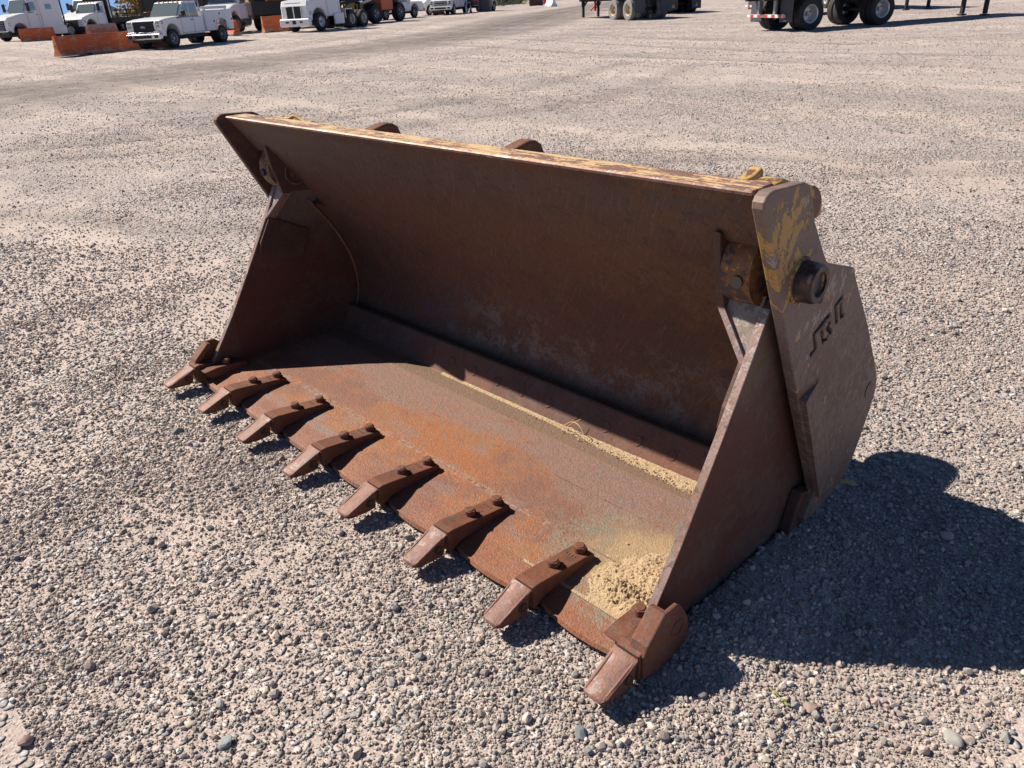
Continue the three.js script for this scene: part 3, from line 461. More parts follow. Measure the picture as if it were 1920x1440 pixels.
// ---------------------------------------------------------------- sand left in the bucket
{
  const moundAt = (x, z) => { // height over the floor
    const e = Math.hypot((x - 2.63) / .34, (z + .40) / .24), n = smp(NF, x / .5, z / .5), m = smp(NM, x / .6, z / .6), q = smp(NX, x / .8, z / .8);
    let h = .060 * Math.pow(Math.max(0, 1 - e * 1.02), 1.5) + .005 * ss(1.4, .6, e) + ss(1.35, .6, e) * ((n - .5) * .010 + (q - .5) * .008) + (m - .5) * .020 * ss(1.3, .5, e) - .0062;
    h += .026 * gauss(2.50, -.335, x, z, .10, .028) * (m + .3) * (.3 + 1.2 * n) * (.4 + 1.2 * q);
    return h * ss(.26, .29, -z);
  };
  const nx = 150, nz = 190, x0 = 2.14, x1 = 2.603, z0 = -.80, z1 = -.255, pos = [], uv = [], keep = [], ix = [];
  for (let j = 0; j <= nz; j++) for (let i = 0; i <= nx; i++) { const x = lerp(x0, x1, i / nx), z = lerp(z0, z1, j / nz), h = moundAt(x, z); pos.push(x, .05 + Math.max(-.004, h), z); uv.push(x * 1.6, z * 1.6); keep.push(h > -.002); }
  for (let j = 0; j < nz; j++) for (let i = 0; i < nx; i++) { const a = j * (nx + 1) + i, b = a + 1, c = a + nx + 1, d = c + 1; if (keep[a] || keep[b] || keep[c] || keep[d]) ix.push(a, c, b, b, c, d); }
  const g = new THREE.BufferGeometry(); g.setAttribute('position', new THREE.Float32BufferAttribute(pos, 3)); g.setAttribute('uv', new THREE.Float32BufferAttribute(uv, 2)); g.setIndex(ix); g.computeVertexNormals();
  const pile = mesh('sand_pile', g, M.sand, scene); pile.userData = { label: 'heap of tan sand in the right front corner of the bucket floor', category: 'sand', kind: 'stuff' };
  const p2 = [], u2 = [], k2 = [], i2 = []; const n1 = 420, n2 = 16;
  for (let j = 0; j <= n2; j++) for (let i = 0; i <= n1; i++) {
    const x = lerp(.9, 2.603, i / n1), t = j / n2, wd = .014 + .056 * ss(1.3, 2.55, x), z = -.962 + .004 + t * wd, n = smp(NF, x / .6, z / .6), q = smp(NX, x / .9, z / .9);
    const foot = Math.max(.042 + (-.958 - z) * 1.4, .0), base = lerp(.0415, .0475, clamp((z + .965) / .09)), h = (.012 * ss(1.6, 2.55, x) + .006) * (1 - t) * (1 - t * .4) + ((n - .5) * .006 + (q - .5) * .005) * (.4 + .6 * ss(1.4, 2.2, x)) - .002;
    p2.push(x, base + Math.max(-.003, h), z - .006 * (1 - t)); u2.push(x * 1.6, z * 1.6); k2.push(h > -.001);
  }
  for (let j = 0; j < n2; j++) for (let i = 0; i < n1; i++) { const a = j * (n1 + 1) + i, b = a + 1, c = a + n1 + 1, d = c + 1; if (k2[a] || k2[b] || k2[c] || k2[d]) i2.push(a, c, b, b, c, d); }
  const g2 = new THREE.BufferGeometry(); g2.setAttribute('position', new THREE.Float32BufferAttribute(p2, 3)); g2.setAttribute('uv', new THREE.Float32BufferAttribute(u2, 2)); g2.setIndex(i2); g2.computeVertexNormals();
  const strip = mesh('sand_strip', g2, M.sand, scene); strip.userData = { label: 'line of tan sand along the foot of the bucket back', category: 'sand', kind: 'stuff' };
  const R = rng(31), cl = new THREE.InstancedMesh(stoneGeo(99, 1, .8, .2), M.sand, 700), m = new THREE.Matrix4(), qn = new THREE.Quaternion(); let n = 0;
  while (n < 700) { const strip1 = R() < .45, x = strip1 ? lerp(1.2, 2.6, Math.sqrt(R())) : (R() < .6 ? 2.50 + (R() + R() - 1) * .11 : lerp(2.24, 2.6, R())), z = strip1 ? -.95 + R() * (.02 + .05 * ss(1.2, 2.55, x)) : x > 2.4 && R() < .6 ? -.345 + (R() + R() - 1) * .07 : lerp(-.62, -.27, R()); const h = strip1 ? .002 : moundAt(x, z); if (h < .002 && R() > .05) continue; const s = .0016 + Math.pow(R(), 4) * (strip1 ? .0035 : .0065); m.compose(V(x, .05 + Math.max(0, h) + s * .2, z), qn.setFromEuler(new THREE.Euler(R() * 6, R() * 6, R() * 6)), V(s, s * .75, s * 1.1)); cl.setMatrixAt(n++, m); }
  cl.name = 'sand_clods'; cl.userData = { kind: 'stuff', label: 'crumbs of tan sand on the bucket floor', category: 'sand' }; cl.castShadow = cl.receiveShadow = true; scene.add(cl);
}
// ---------------------------------------------------------------- loose gravel
const STONE = [
  [.26, .25, .245], [.34, .28, .25], [.36, .30, .24], [.50, .47, .43], [.13, .145, .165], [.16, .13, .12], [.30, .215, .205], [.20, .225, .215], [.42, .34, .30], [.24, .19, .165], [.30, .28, .265], [.38, .33, .29], [.33, .245, .22],
];
{
  const root = new THREE.Group(); root.name = 'gravel'; root.userData = { kind: 'stuff', label: 'loose grey, pink and tan pebbles covering the yard', category: 'gravel' }; scene.add(root);
  const geos = [stoneGeo(11, 3, .72, .03), stoneGeo(12, 3, .62, .03), stoneGeo(13, 1, .85, .16), stoneGeo(14, 1, .7, .18), stoneGeo(15, 1, .9, .2), stoneGeo(16, 1, .62, .14)].map((g, i) => i < 2 ? toCreasedNormals(g, .5) : toCreasedNormals(g, .35));
  const mat = std({ color: 0xffffff, roughness: .85 });
  const sets = geos.map(() => ({ m: [], c: [] })), R = rng(2024), m = new THREE.Matrix4(), qn = new THREE.Quaternion(), e = new THREE.Euler(), S = V(0, 0, 0), P = V(0, 0, 0);
  const layer = (r0, r1, dens, s0, s1, pw, span = 43) => {
    const a0 = AZ - span * Math.PI / 180, da = 2 * span * Math.PI / 180, n = Math.round(dens * da * (r1 * r1 - r0 * r0) / 2);
    for (let i = 0; i < n; i++) {
      const r = Math.sqrt(lerp(r0 * r0, r1 * r1, R())), a = a0 + R() * da, x = EYE[0] + r * Math.cos(a), z = EYE[1] + r * Math.sin(a), s = s0 + (s1 - s0) * Math.pow(R(), pw), k = R(), t = R();
      const den = smp(NB, x / 6 + .3, z / 6) * .5 + smp(NM, x / 8, z / 8) * .5, keep = ss(.36, .56, den) * .65 + .42;
      const shd = ss(2.5, 2.8, x) * ss(-1.9, -1.5, z) * (1 - ss(.1, .5, z)); if (R() > Math.max(shd, keep * (s > .014 ? .75 : 1))) continue;
      if (r > 5 && R() > (den > .5 ? .95 : .6)) continue;
      if (x > -.04 && x < 2.635 && z < -.22 && z > -1.3) continue;
      const bd = r > 4 ? segDist(x, z, ROAD)[0] : 9; if (bd < 5 && R() < .8 * ss(5, 2, bd)) continue;
      const q = sets[s > .009 && r < 7 ? (k * 3 | 0) : 2 + (k * 4 | 0)];
      m.compose(P.set(x, G(x, z) + s * (.22 + .34 * R()), z), qn.setFromEuler(e.set((R() - .5) * .7, R() * 6.3, (R() - .5) * .7)), S.set(s, s, s)); q.m.push(...m.elements);
      const c = mix3(STONE[t * STONE.length | 0], [.345, .30, .278], .34), f = .8 + .5 * R(); q.c.push(c[0] * f, c[1] * f, c[2] * f);
    }
  };
  layer(.9, 3.0, 20000, .0014, .0026, 1.2);
  layer(.9, 4.2, 8500, .0024, .005, 1.5);
  layer(.9, 5.5, 4400, .004, .0094, 1.7);
  layer(.9, 8, 140, .0105, .018, 1.9);
  layer(.9, 6, 7, .016, .024, 2);
  layer(5.5, 9, 1900, .0042, .0095, 1.7);
  layer(9, 15, 560, .0055, .0105, 1.7, 41);
  layer(9, 26, 9, .013, .022, 2, 41);
  layer(15, 23, 90, .009, .014, 1.5, 41);
  layer(23, 33, 50, .010, .016, 1.5, 41);
  layer(33, 46, 18, .012, .02, 1.5, 41);
  layer(46, 66, 6, .013, .022, 1.5, 41);
  for (let i = 0; i < 620; i++) { // rounded pebbles heaped to the right of the bucket
    const x = 2.7 + R() * 1.5, z = -1.7 + R() * 2.1, s = .008 + Math.pow(R(), 2) * .009, c = mix3(STONE[R() * STONE.length | 0], [.34, .295, .27], .2), f = .72 + .5 * R(), q = sets[R() * 2 | 0];
    m.compose(P.set(x, G(x, z) + s * .4, z), qn.setFromEuler(e.set((R() - .5) * .7, R() * 6.3, (R() - .5) * .7)), S.set(s, s, s)); q.m.push(...m.elements); q.c.push(c[0] * f, c[1] * f, c[2] * f);
  }
  geos.forEach((g, i) => {
    const n = sets[i].m.length / 16; if (!n) return;
    const im = new THREE.InstancedMesh(g, mat, n); im.instanceMatrix.array.set(sets[i].m); im.instanceColor = new THREE.InstancedBufferAttribute(new Float32Array(sets[i].c), 3);
    im.name = 'pebbles'; im.castShadow = im.receiveShadow = true; root.add(im);
  });
  console.log('stones', sets.map(s => s.m.length / 16).join(' '));
  // the stones that stand out singly
  const speck = (c, k) => std({ map: tex(256, 256, (u, v) => { const n = smp(NX, u, v), w = smp(NM, u + k, v), f = .75 + .5 * n; return [c[0] * f * (.85 + .3 * w), c[1] * f * (.85 + .3 * w), c[2] * f * (.9 + .2 * w)]; }), bumpMap: rustBump, bumpScale: .001, roughness: .85 });
  const big = [
    [1.655, 1.045, .024, [.35, .25, .23], 'pale pink angular stone lying alone by the photo\'s lower left corner', .75], [2.03, .69, .021, [.28, .31, .31], 'pale grey green flat stone on the gravel well in front of the teeth', .6],
    [3.30, -.57, .022, [.36, .345, .325], 'whitish smooth egg shaped stone just outside the edge of the bucket shadow', .6], [.385, .115, .028, [.2, .215, .19], 'dark greenish stone in front of the third tooth from the far end', .7],
    [2.66, .065, .019, [.17, .20, .21], 'slate grey pebble between the two nearest teeth', .65], [2.80, -.235, .018, [.22, .21, .20], 'grey stone in the shadow right beside the nearest tooth', .6],
    [3.02, -.40, .019, [.32, .235, .21], 'pinkish stone right on the sunlit rim of the bucket shadow', .7], [3.10, -.80, .023, [.25, .25, .26], 'rounded grey stone well inside the bucket shadow', .7],
  ];
  big.forEach(([x, z, s, c, label, fl], i) => { let g = stoneGeo(40 + i, 3, fl, .03); const o = mesh('stone', boxUV(toCreasedNormals(g, .55), 6), speck(c, i * .13), scene); o.name = numbered('stone'); o.position.set(x, G(x, z) + s * fl * .45, z); o.rotation.y = i * 1.3; o.scale.setScalar(s); o.userData = { label, category: 'stone', group: 'stones larger than the gravel around them' }; });
}
{ // tread ridges pressed into the sandy ground behind the bucket
  const R = rng(808), m = new THREE.Matrix4(), qn = new THREE.Quaternion(), list = [], g = stoneGeo(90, 2, .5, .1);
  for (const [pts, w, rows] of [[TRACKS[5][0], .22, 1], [TRACKS[6][0], .2, 1], [curve2([[-5.3, -.4], [-4.2, -1.1], [-3.2, -1.7]]), .24, 1], [curve2([[-2.6, -4.4], [-1.2, -5.2], [.6, -5.9]]), .22, 1]]) {
    let L = 0; for (let i = 1; i < pts.length; i++) {
      const dx = pts[i][0] - pts[i - 1][0], dz = pts[i][1] - pts[i - 1][1], l = Math.hypot(dx, dz), n = Math.max(1, Math.round(l / .075)), an = Math.atan2(-dz, dx);
      for (let k = 0; k < n; k++) for (const s of [-1, 1]) { if (R() < .3 || smp(NM, (pts[i][0] + k * .1) / 4, pts[i][1] / 4) < .47) continue; const t = (k + (s > 0 ? .5 : 0)) / n, x = pts[i - 1][0] + dx * t - dz / l * s * w * .45 + (R() - .5) * .02, z = pts[i - 1][1] + dz * t + dx / l * s * w * .45 + (R() - .5) * .02; m.compose(V(x, G(x, z) - .002, z), qn.setFromEuler(new THREE.Euler(0, an + s * .75 + (R() - .5) * .3, 0)), V(.05 + R() * .035, .012 + R() * .006, .012 + R() * .007)); list.push(...m.elements); }
    }
  }
  const im = new THREE.InstancedMesh(g, std({ color: col(.35, .29, .252), roughness: 1 }), list.length / 16); im.instanceMatrix.array.set(list); im.name = 'tread_ridges'; im.castShadow = im.receiveShadow = true; im.userData = { kind: 'stuff', label: 'broken tyre tread ridges pressed into the gravel behind the bucket', category: 'dirt' }; scene.add(im);
}
// ---------------------------------------------------------------- straw, leaf, sprout
{
  const straw = std({ color: col(.5, .38, .2), roughness: .8 });
  const tub = (pts, r) => new THREE.TubeGeometry(new THREE.CatmullRomCurve3(pts.map(p => V(...p))), 16, r, 5);
  const o = thing('dry_straw', 'pale dry straws curling on the sand strip at the foot of the bucket back', 'straw', 1.75, .062, -.945);
  mesh('stalk', tub([[-.06, 0, .01], [-.02, .03, .0], [.03, .035, .01], [.06, .012, .02], [.075, -.005, .035]], .0016), straw, o); mesh('stalk', tub([[-.03, .0, .0], [.0, .018, .02], [.05, .012, .03]], .0014), straw, o); mesh('stalk', tub([[.01, .045, -.02], [-.01, .03, .0], [-.04, .0, .02]], .0013), straw, o);
  const lf = (n, label, cat, x, z, c, sz, turn) => { const t = thing(n, label, cat, x, G(x, z) + .008, z, turn); const s = new THREE.Shape(); s.moveTo(0, 0); s.quadraticCurveTo(sz * .5, sz * .35, sz, 0); s.quadraticCurveTo(sz * .5, -sz * .3, 0, 0); const g = new THREE.ExtrudeGeometry(s, { depth: .0012, bevelEnabled: false, curveSegments: 8 }); g.rotateX(-1.35); const p = g.attributes.position; for (let i = 0; i < p.count; i++) p.setY(i, p.getY(i) + Math.sin(p.getX(i) / sz * 3) * sz * .12); g.computeVertexNormals(); mesh('blade', g, std({ color: col(...c), roughness: .7 }), t); mesh('stem', tub([[-sz * .45, -.003, 0], [-sz * .2, .002, .004], [0, 0, 0]], .0016), std({ color: col(...c), roughness: .7 }), t); return t; };
  lf('fallen_leaf', 'yellow dry leaf lying on gravel behind the heel of the bucket', 'leaf', 2.63, -1.36, [.55, .42, .16], .075, .4);
  const w = thing('weed_sprout', 'small yellow green sprout at the sunlit edge of the bucket shadow', 'weed', 2.935, G(2.935, -.372), -.372);
  w.scale.setScalar(.6); const gr = std({ color: col(.24, .25, .06), roughness: .6 });
  mesh('stem', tub([[-.03, .004, -.01], [0, .012, 0], [.03, .014, .012], [.06, .008, .02]], .0018), gr, w);
  for (const [x, y, z, a] of [[-.03, .008, -.01, 2.6], [.0, .014, 0, .9], [.058, .01, .02, -.4], [.04, .014, .014, 1.2]]) { const g = new THREE.SphereGeometry(.009, 8, 6); g.scale(1.4, .3, .7); g.rotateY(a); g.translate(x + .008, y, z); mesh('leaf', g, gr, w); }
}
// ---------------------------------------------------------------- vehicles
const C = {};
C.white = new THREE.MeshPhysicalMaterial({ color: col(.74, .75, .76), roughness: .38, clearcoat: .6, clearcoatRoughness: .15 });
C.white2 = new THREE.MeshPhysicalMaterial({ color: col(.68, .70, .73), roughness: .4, clearcoat: .5, clearcoatRoughness: .2 });
C.grey = new THREE.MeshPhysicalMaterial({ color: col(.045, .048, .055), roughness: .35, clearcoat: .7 });
C.black = std({ color: col(.018, .018, .02), roughness: .6 });
C.frame = std({ color: col(.028, .026, .026), roughness: .65, metalness: .2 });
C.maroon = std({ color: col(.05, .022, .022), roughness: .65 });
C.glass = new THREE.MeshPhysicalMaterial({ color: col(.20, .25, .25), roughness: .05, metalness: .4, clearcoat: 1, clearcoatRoughness: .03 });
C.chrome = std({ color: col(.62, .62, .63), roughness: .22, metalness: .9 });
C.steel = std({ color: col(.33, .33, .34), roughness: .42, metalness: .6 });
C.lamp = new THREE.MeshPhysicalMaterial({ color: col(.62, .63, .64), roughness: .12, clearcoat: 1, metalness: .3 });
C.red = std({ color: col(.45, .03, .025), roughness: .4 });
C.amber = std({ color: col(.75, .22, .02), roughness: .4 });
C.orange = std({ color: col(.60, .12, .04), roughness: .5 });
C.blue = std({ color: col(.02, .05, .18), roughness: .3 });
C.tyre = std({ color: col(.026, .025, .025), roughness: .85 });
C.dusty = std({ color: col(.20, .20, .20), roughness: .9 });
C.rim = std({ color: col(.58, .58, .58), roughness: .35, metalness: .5 });
C.rimTan = std({ color: col(.48, .38, .24), roughness: .6 });
C.rimRust = std({ color: col(.46, .24, .18), roughness: .7 });
C.flap = std({ color: col(.055, .06, .075), roughness: .7 });
C.tape = std({ map: tex(128, 16, (u) => (u * 4) % 1 < .5 ? [.50, .04, .03] : [.68, .66, .64]), roughness: .4 });
C.tan = std({ color: col(.42, .30, .12), roughness: .8 });
C.conc = tex(512, 256, (u, v) => { // orange paint worn to concrete; v: 0 at the foot
  const b = smp(NM, u, v * .5), f = smp(NF, u, v), n = smp(NX, u, v), m = b * .6 + f * .4; let c = mix3([.47, .095, .035], [.56, .145, .05], b);
  c = mix3(c, [.36, .30, .25], ss(.62, .66, m + .17 * ss(.26, .04, v)) * .9); const k = .85 + .3 * n; return [c[0] * k, c[1] * k, c[2] * k];
});
C.barrier = std({ map: C.conc, roughness: .85 });
C.barrierGrey = std({ map: tex(512, 256, (u, v) => { const b = smp(NM, u + .4, v * .5), f = smp(NF, u, v), m = b * .6 + f * .4; let c = mix3([.46, .12, .07], [.50, .20, .13], b); c = mix3(c, [.37, .31, .27], ss(.55, .6, m + .12 * ss(.5, .8, v)) * .85); return c; }), roughness: .85 });

function wheel(parent, x, y, z, r, w, o = {}) { // axis along z; o.side: +1 outer face towards +z
  const s = o.side || 1, t = new THREE.Vector2, P = (a, b) => new THREE.Vector2(a, b);
  const rr = r * (o.rr || .62), g = new THREE.LatheGeometry([P(rr, -w * .42), P(rr + .03, -w * .5), P(r * .93, -w * .5), P(r * .985, -w * .42), P(r, -w * .3), P(r, w * .3), P(r * .985, w * .42), P(r * .93, w * .5), P(rr + .03, w * .5), P(rr, w * .42)], 36); g.rotateX(Math.PI / 2); g.translate(x, y, z);
  const gs = [toCreasedNormals(g, .6)]; if (o.dual) { const h = g.clone(); h.translate(0, 0, -s * w * 1.15); gs.push(toCreasedNormals(h, .6)); }
  const wm = mesh('wheel', gs, o.tyre || C.tyre, parent);
  const d = o.dish ?? (o.dual ? -.45 : -.12);   // dual wheels dish inwards
  const R = new THREE.LatheGeometry([P(.001, w * (d + .22)), P(rr * .26, w * (d + .22)), P(rr * .3, w * d), P(rr * .72, w * d), P(rr * .86, w * .12), P(rr * .9, w * .38), P(rr * 1.0, w * .44), P(rr * 1.04, w * .42), P(rr * 1.0, -w * .4)], 32); R.rotateX(Math.PI / 2); if (s < 0) R.rotateY(Math.PI); R.translate(x, y, z);
  const parts = [toCreasedNormals(R, .5)];
  const rim = mesh('rim', parts, o.rim || C.rim, wm);
  for (let i = 0; i < (o.holes || 0); i++) { const a = i / o.holes * 6.283 + .4; mesh('hand_hole', cyl(rr * .1, rr * .1, w * .05, 10, 'z', x + Math.cos(a) * rr * .54, y + Math.sin(a) * rr * .54, z + s * w * (d + .01)), C.black, wm); }
  mesh('hub', cyl(rr * .2, rr * .24, w * .3, 16, 'z', x, y, z + s * w * (d + .3)), o.hub || C.steel, wm);
  return wm;
}
const arch = (cx, r, y0, n = 10) => { const a0 = Math.asin(clamp((y0 - .02 - r * .0) / (r * 1.6), 0, .9)), out = []; for (let i = 0; i <= n; i++) { const a = Math.PI * (1 - i / n); out.push([cx + r * Math.cos(a), y0 + r * Math.sin(a) * .98]); } return out; };
const quad = (a, b, c, d, t = .012) => { // thin pane through four corners, thickness outward along its normal
  const n = b.clone().sub(a).cross(d.clone().sub(a)).normalize().multiplyScalar(t), q = [a, b, c, d, ...[a, b, c, d].map(p => p.clone().add(n))], f = [[0, 2, 1], [0, 3, 2], [4, 5, 6], [4, 6, 7], [0, 1, 5], [0, 5, 4], [1, 2, 6], [1, 6, 5], [2, 3, 7], [2, 7, 6], [3, 0, 4], [3, 4, 7]], pos = [];
  for (const t3 of f) for (const i of t3) pos.push(q[i].x, q[i].y, q[i].z); const g = new THREE.BufferGeometry(); g.setAttribute('position', new THREE.Float32BufferAttribute(pos, 3)); g.computeVertexNormals(); return g;
};
const FONT = await (async () => { try { return await new FontLoader().loadAsync("fonts/droid/droid_sans_bold.typeface.json"); } catch (e) { return null; } })();
// a pickup facing +x, its left side towards -z
function pickup(o, label, group) {
  const { x, z, hx, hz } = o, wb = o.wb || 3.75, f = wb / 2, r = o.r || .41, w = 1.98, hw = w / 2, t = thing(o.name || 'pickup_truck', label, o.cat || 'pickup truck', x, G(x, z), z, heading(hx, hz), group);
  const hood = o.hood || 1.28, cabBack = f - 2.55 - (o.crew ? .75 : 0), roof = o.roof || 1.98, belt = hood - .02, ar = r + .12, body = o.mat || C.white, end = -f - 1.15;
  const rear = o.service ? cabBack - .02 : end;
  const low = [[rear, .55], ...(o.service ? [] : arch(-f, ar, .55)), ...arch(f, ar, .55), [f + .80, .55], [f + .86, .62], [f + .88, hood - .22], [f + .78, hood - .09], [f + .35, hood - .02], [f - .62, hood + .045], [f - .72, belt], [rear, belt]];
  mesh('body', [prismZ(low, -hw, hw, .05)], body, t);
  const A = f - .70, Bx = A - .62, cb = cabBack + .05, ti = .84;
  mesh('cab', prismZ([[A, belt - .03], [Bx, roof - .03], [Bx - .15, roof], [cb + .12, roof - .01], [cb, belt - .03]], -ti, ti, .05), body, t);
  const y0 = belt + .02, y1 = roof - .1, ax = A - (y0 - belt) * .8;
  mesh('windshield', quad(V(A - .01, y0 + .02, ti - .06), V(A - .01, y0 + .02, -ti + .06), V(Bx + .075, y1 + .03, -ti + .10), V(Bx + .075, y1 + .03, ti - .10), .035), C.glass, t);
  for (const s of [-1, 1]) {
    const zz = s * (ti + .002), pane = (xa, xb, xc, xd) => { const p = [V(xa, y0, zz), V(xb, y0, zz), V(xc, y1, zz), V(xd, y1, zz)]; return s > 0 ? quad(p[1], p[0], p[3], p[2], .012) : quad(p[0], p[1], p[2], p[3], .012); };
    const m = cb + (A - cb) * (o.crew ? .5 : .42); mesh('side_window', pane(A - .12, m + .08, m + .10, Bx - .06), C.glass, t); mesh('side_window', pane(m - .0, cb + .14, cb + .22, m + .03), C.glass, t);
    mesh('door_seam', [box(.012, belt - .62, .012, A - .04, .62 + (belt - .62) / 2, s * (hw + .0005)), box(.012, belt - .62, .012, m + .02, .62 + (belt - .62) / 2, s * (hw + .0005)), box(A - cb, .01, .012, (A + cb) / 2, .64, s * (hw + .0005))], C.black, t);
    mesh('door_handle', [box(.16, .035, .03, m + .16, belt - .14, s * (hw + .012), .01), ...(o.crew ? [box(.16, .035, .03, cb + .28, belt - .14, s * (hw + .012), .01)] : [])], C.black, t);
    const mi = mesh('wing_mirror', [box(.10, .30, .22, A - .18, belt + .16, s * (ti + .26), .04), box(.05, .05, .2, A - .18, belt + .05, s * (ti + .12))], C.black, t); mesh('mirror_lens', box(.02, .07, .05, A - .12, belt + .05, s * (ti + .34)), C.amber, mi);
    const hl = mesh('headlight', [box(.12, .34, .27, f + .82, hood - .28, s * (hw - .16), .03)], C.lamp, t); mesh('lens', [box(.02, .12, .19, f + .885, hood - .20, s * (hw - .16)), box(.02, .10, .19, f + .885, hood - .35, s * (hw - .16))], C.glass, hl); mesh('turn_lamp', box(.10, .14, .03, f + .72, hood - .2, s * (hw + .002)), C.amber, hl);
    mesh('fender_vent', box(.2, .06, .012, A + .15, belt - .02, s * (hw + .004)), C.black, t);
  }
  const gr = mesh('grille', box(.10, hood - .78, 1.22, f + .84, (hood + .60) / 2 - .02, 0, .03), o.grille || C.black, t);
  mesh('grille_bar', [0, 1].map(i => box(.04, .06, 1.16, f + .89, .78 + i * .17, 0, .01)), o.bar || C.frame, gr);
  { const e = new THREE.CylinderGeometry(.13, .13, .03, 28); e.rotateZ(-Math.PI / 2); e.scale(1, .45, 1.05); e.translate(f + .92, (hood + .62) / 2 - .01, 0); if (o.oval) { mesh('emblem', e, C.blue, gr); const q = new THREE.TorusGeometry(.13, .010, 6, 28); q.rotateY(Math.PI / 2); q.scale(1, .45, 1.05); q.translate(f + .935, (hood + .62) / 2 - .01, 0); mesh('emblem_rim', q, C.chrome, gr); if (FONT) { const tg = new TextGeometry('Ford', { font: FONT, size: .062, depth: .006, curveSegments: 3 }); tg.center(); tg.rotateY(Math.PI / 2); tg.translate(f + .938, (hood + .62) / 2 - .01, 0); mesh('emblem_text', tg, C.chrome, gr); } } }
  const bm = mesh('bumper', [box(.22, .26, 1.98, f + .95, .56, 0, .05), box(.12, .06, 1.9, f + .9, .74, 0, .02)], o.bumper || C.chrome, t);
  mesh('bumper_intake', box(.04, .13, .98, f + 1.05, .56, 0), C.black, bm); for (const s of [-1, 1]) mesh('fog_lamp', box(.04, .14, .22, f + 1.05, .57, s * .76, .015), C.black, bm);
  mesh('air_dam', [box(.06, .12, 1.7, f + .82, .38, 0), box(wb + 1.2, .16, .8, -.1, .42, 0)], C.black, t);
  if (!o.service) { mesh('bed_cavity', box(f + 1.0 + cabBack - .05 + wb * 0, .02, 1.6, (cabBack - .05 + end + .06) / 2, belt + .012, 0), C.black, t); mesh('rear_bumper', box(.16, .2, 1.9, end - .06, .56, 0, .03), C.chrome, t); for (const s of [-1, 1]) mesh('tail_light', box(.06, .38, .16, end - .01, belt - .28, s * (hw - .1), .02), C.red, t); }
  for (const s of [-1, 1]) { wheel(t, f, r, s * (hw - .15), r, .27, { side: s, holes: o.service ? 6 : 0, rim: o.rim || C.steel }); wheel(t, -f, r, s * (hw - (o.service ? .10 : .15)), r, .26, { side: s, holes: o.service ? 6 : 0, dual: o.service, rim: o.rim || C.steel, dish: o.service ? -.3 : -.12 }); }
  return { t, f, hw, belt, cabBack, cb, roof, Bx, r };
}

{ // the service truck
  const P = pickup({ name: 'service_truck', cat: 'service truck', x: -39.9, z: -17.3, hx: .50, hz: .866, wb: 4.0, service: true, oval: true, hood: 1.36, roof: 2.06, r: .42 }, 'white utility service truck with black grille parked by the long orange barrier');
  const t = P.t, x0 = P.cabBack - .06, x1 = -P.f - 1.05, top = 1.58, hw = 1.06;
  const side = [[x1, .62], ...arch(-P.f, .56, .62), [x0, .62], [x0, top], [x1, top]];
  const bx = mesh('service_body', [prismZ(side, -hw, -hw + .5, .03), prismZ(side, hw - .5, hw, .03), box(x0 - x1, .1, 1.2, (x0 + x1) / 2, .95, 0), box(.06, .6, 1.2, x0 - .03, 1.25, 0)], C.white2, t);
  for (const s of [-1, 1]) {
    const L = x0 - x1, pn = (a, b, y0, y1) => mesh('locker_door', box((b - a) * L - .03, y1 - y0, .016, x0 - (a + b) / 2 * L, (y0 + y1) / 2, s * (hw + .006), .006), C.white2, bx);
    pn(.02, .30, .66, 1.52); pn(.30, .72, 1.22, 1.52); pn(.72, .97, .72, 1.52);
    for (const [a, y] of [[.29, 1.06], [.52, 1.4], [.94, 1.1]]) mesh('latch', box(.07, .10, .02, x0 - a * L, y, s * (hw + .022)), C.black, bx);
    mesh('fuel_flap', box(.07, .14, .02, x0 - .70 * L, 1.05, s * (hw + .012)), C.black, bx);
    mesh('fender_flare', (() => { const g = new THREE.TorusGeometry(.58, .035, 6, 20, Math.PI); g.translate(-P.f, .62, s * (hw + .0)); return g; })(), C.white2, bx);
  }
  mesh('pipe_rack', [cyl(.075, .075, x0 - x1 - .3, 16, 'y', 0, 0, 0).rotateZ(Math.PI / 2).translate((x0 + x1) / 2, top + .12, -hw + .22), box(.06, .1, .2, x0 - .3, top + .04, -hw + .22), box(.06, .1, .2, x1 + .3, top + .04, -hw + .22), cyl(.075, .075, x0 - x1 - .3, 16, 'y', 0, 0, 0).rotateZ(Math.PI / 2).translate((x0 + x1) / 2, top + .12, hw - .22)], C.white, t);
  mesh('headache_rack', [box(.05, .5, .05, x0 - .02, 1.8, -.8), box(.05, .5, .05, x0 - .02, 1.8, .8), box(.05, .05, 1.6, x0 - .02, 2.04, 0)], C.steel, t);
  const bc = mesh('beacon_post', [box(.04, .6, .04, P.cabBack - .1, 1.9, -.5)], C.steel, t); mesh('beacon', [cyl(.10, .12, .18, 16, 'y', P.cabBack - .1, 2.25, -.5)], C.amber, bc);
  mesh('roof_lamp', [-.55, -.28, 0, .28, .55].map(z => box(.09, .045, .06, P.Bx - .02, P.roof + .005, z, .015)), C.amber, t);
  mesh('step_bar', [box(1.9, .06, .16, P.f - 1.6, .46, -1.0, .02), box(1.9, .06, .16, P.f - 1.6, .46, 1.0, .02)], C.black, t);
  mesh('rear_step', box(.25, .1, 1.9, x1 - .12, .6, 0), C.frame, t);
}
pickup({ x: -53.8, z: -40.9, hx: .28, hz: .96, wb: 3.9, crew: true, hood: 1.22, roof: 1.92, bumper: C.black }, 'white crew cab pickup parked between the orange telehandler and a grey barrier');
pickup({ x: -55.7, z: -48.8, hx: .55, hz: .835, wb: 3.8, crew: true, hood: 1.26, roof: 1.92, bumper: C.white, grille: C.chrome, bar: C.black, rim: C.rim }, 'white pickup with a chrome grille beside the dark vehicle seen from behind');
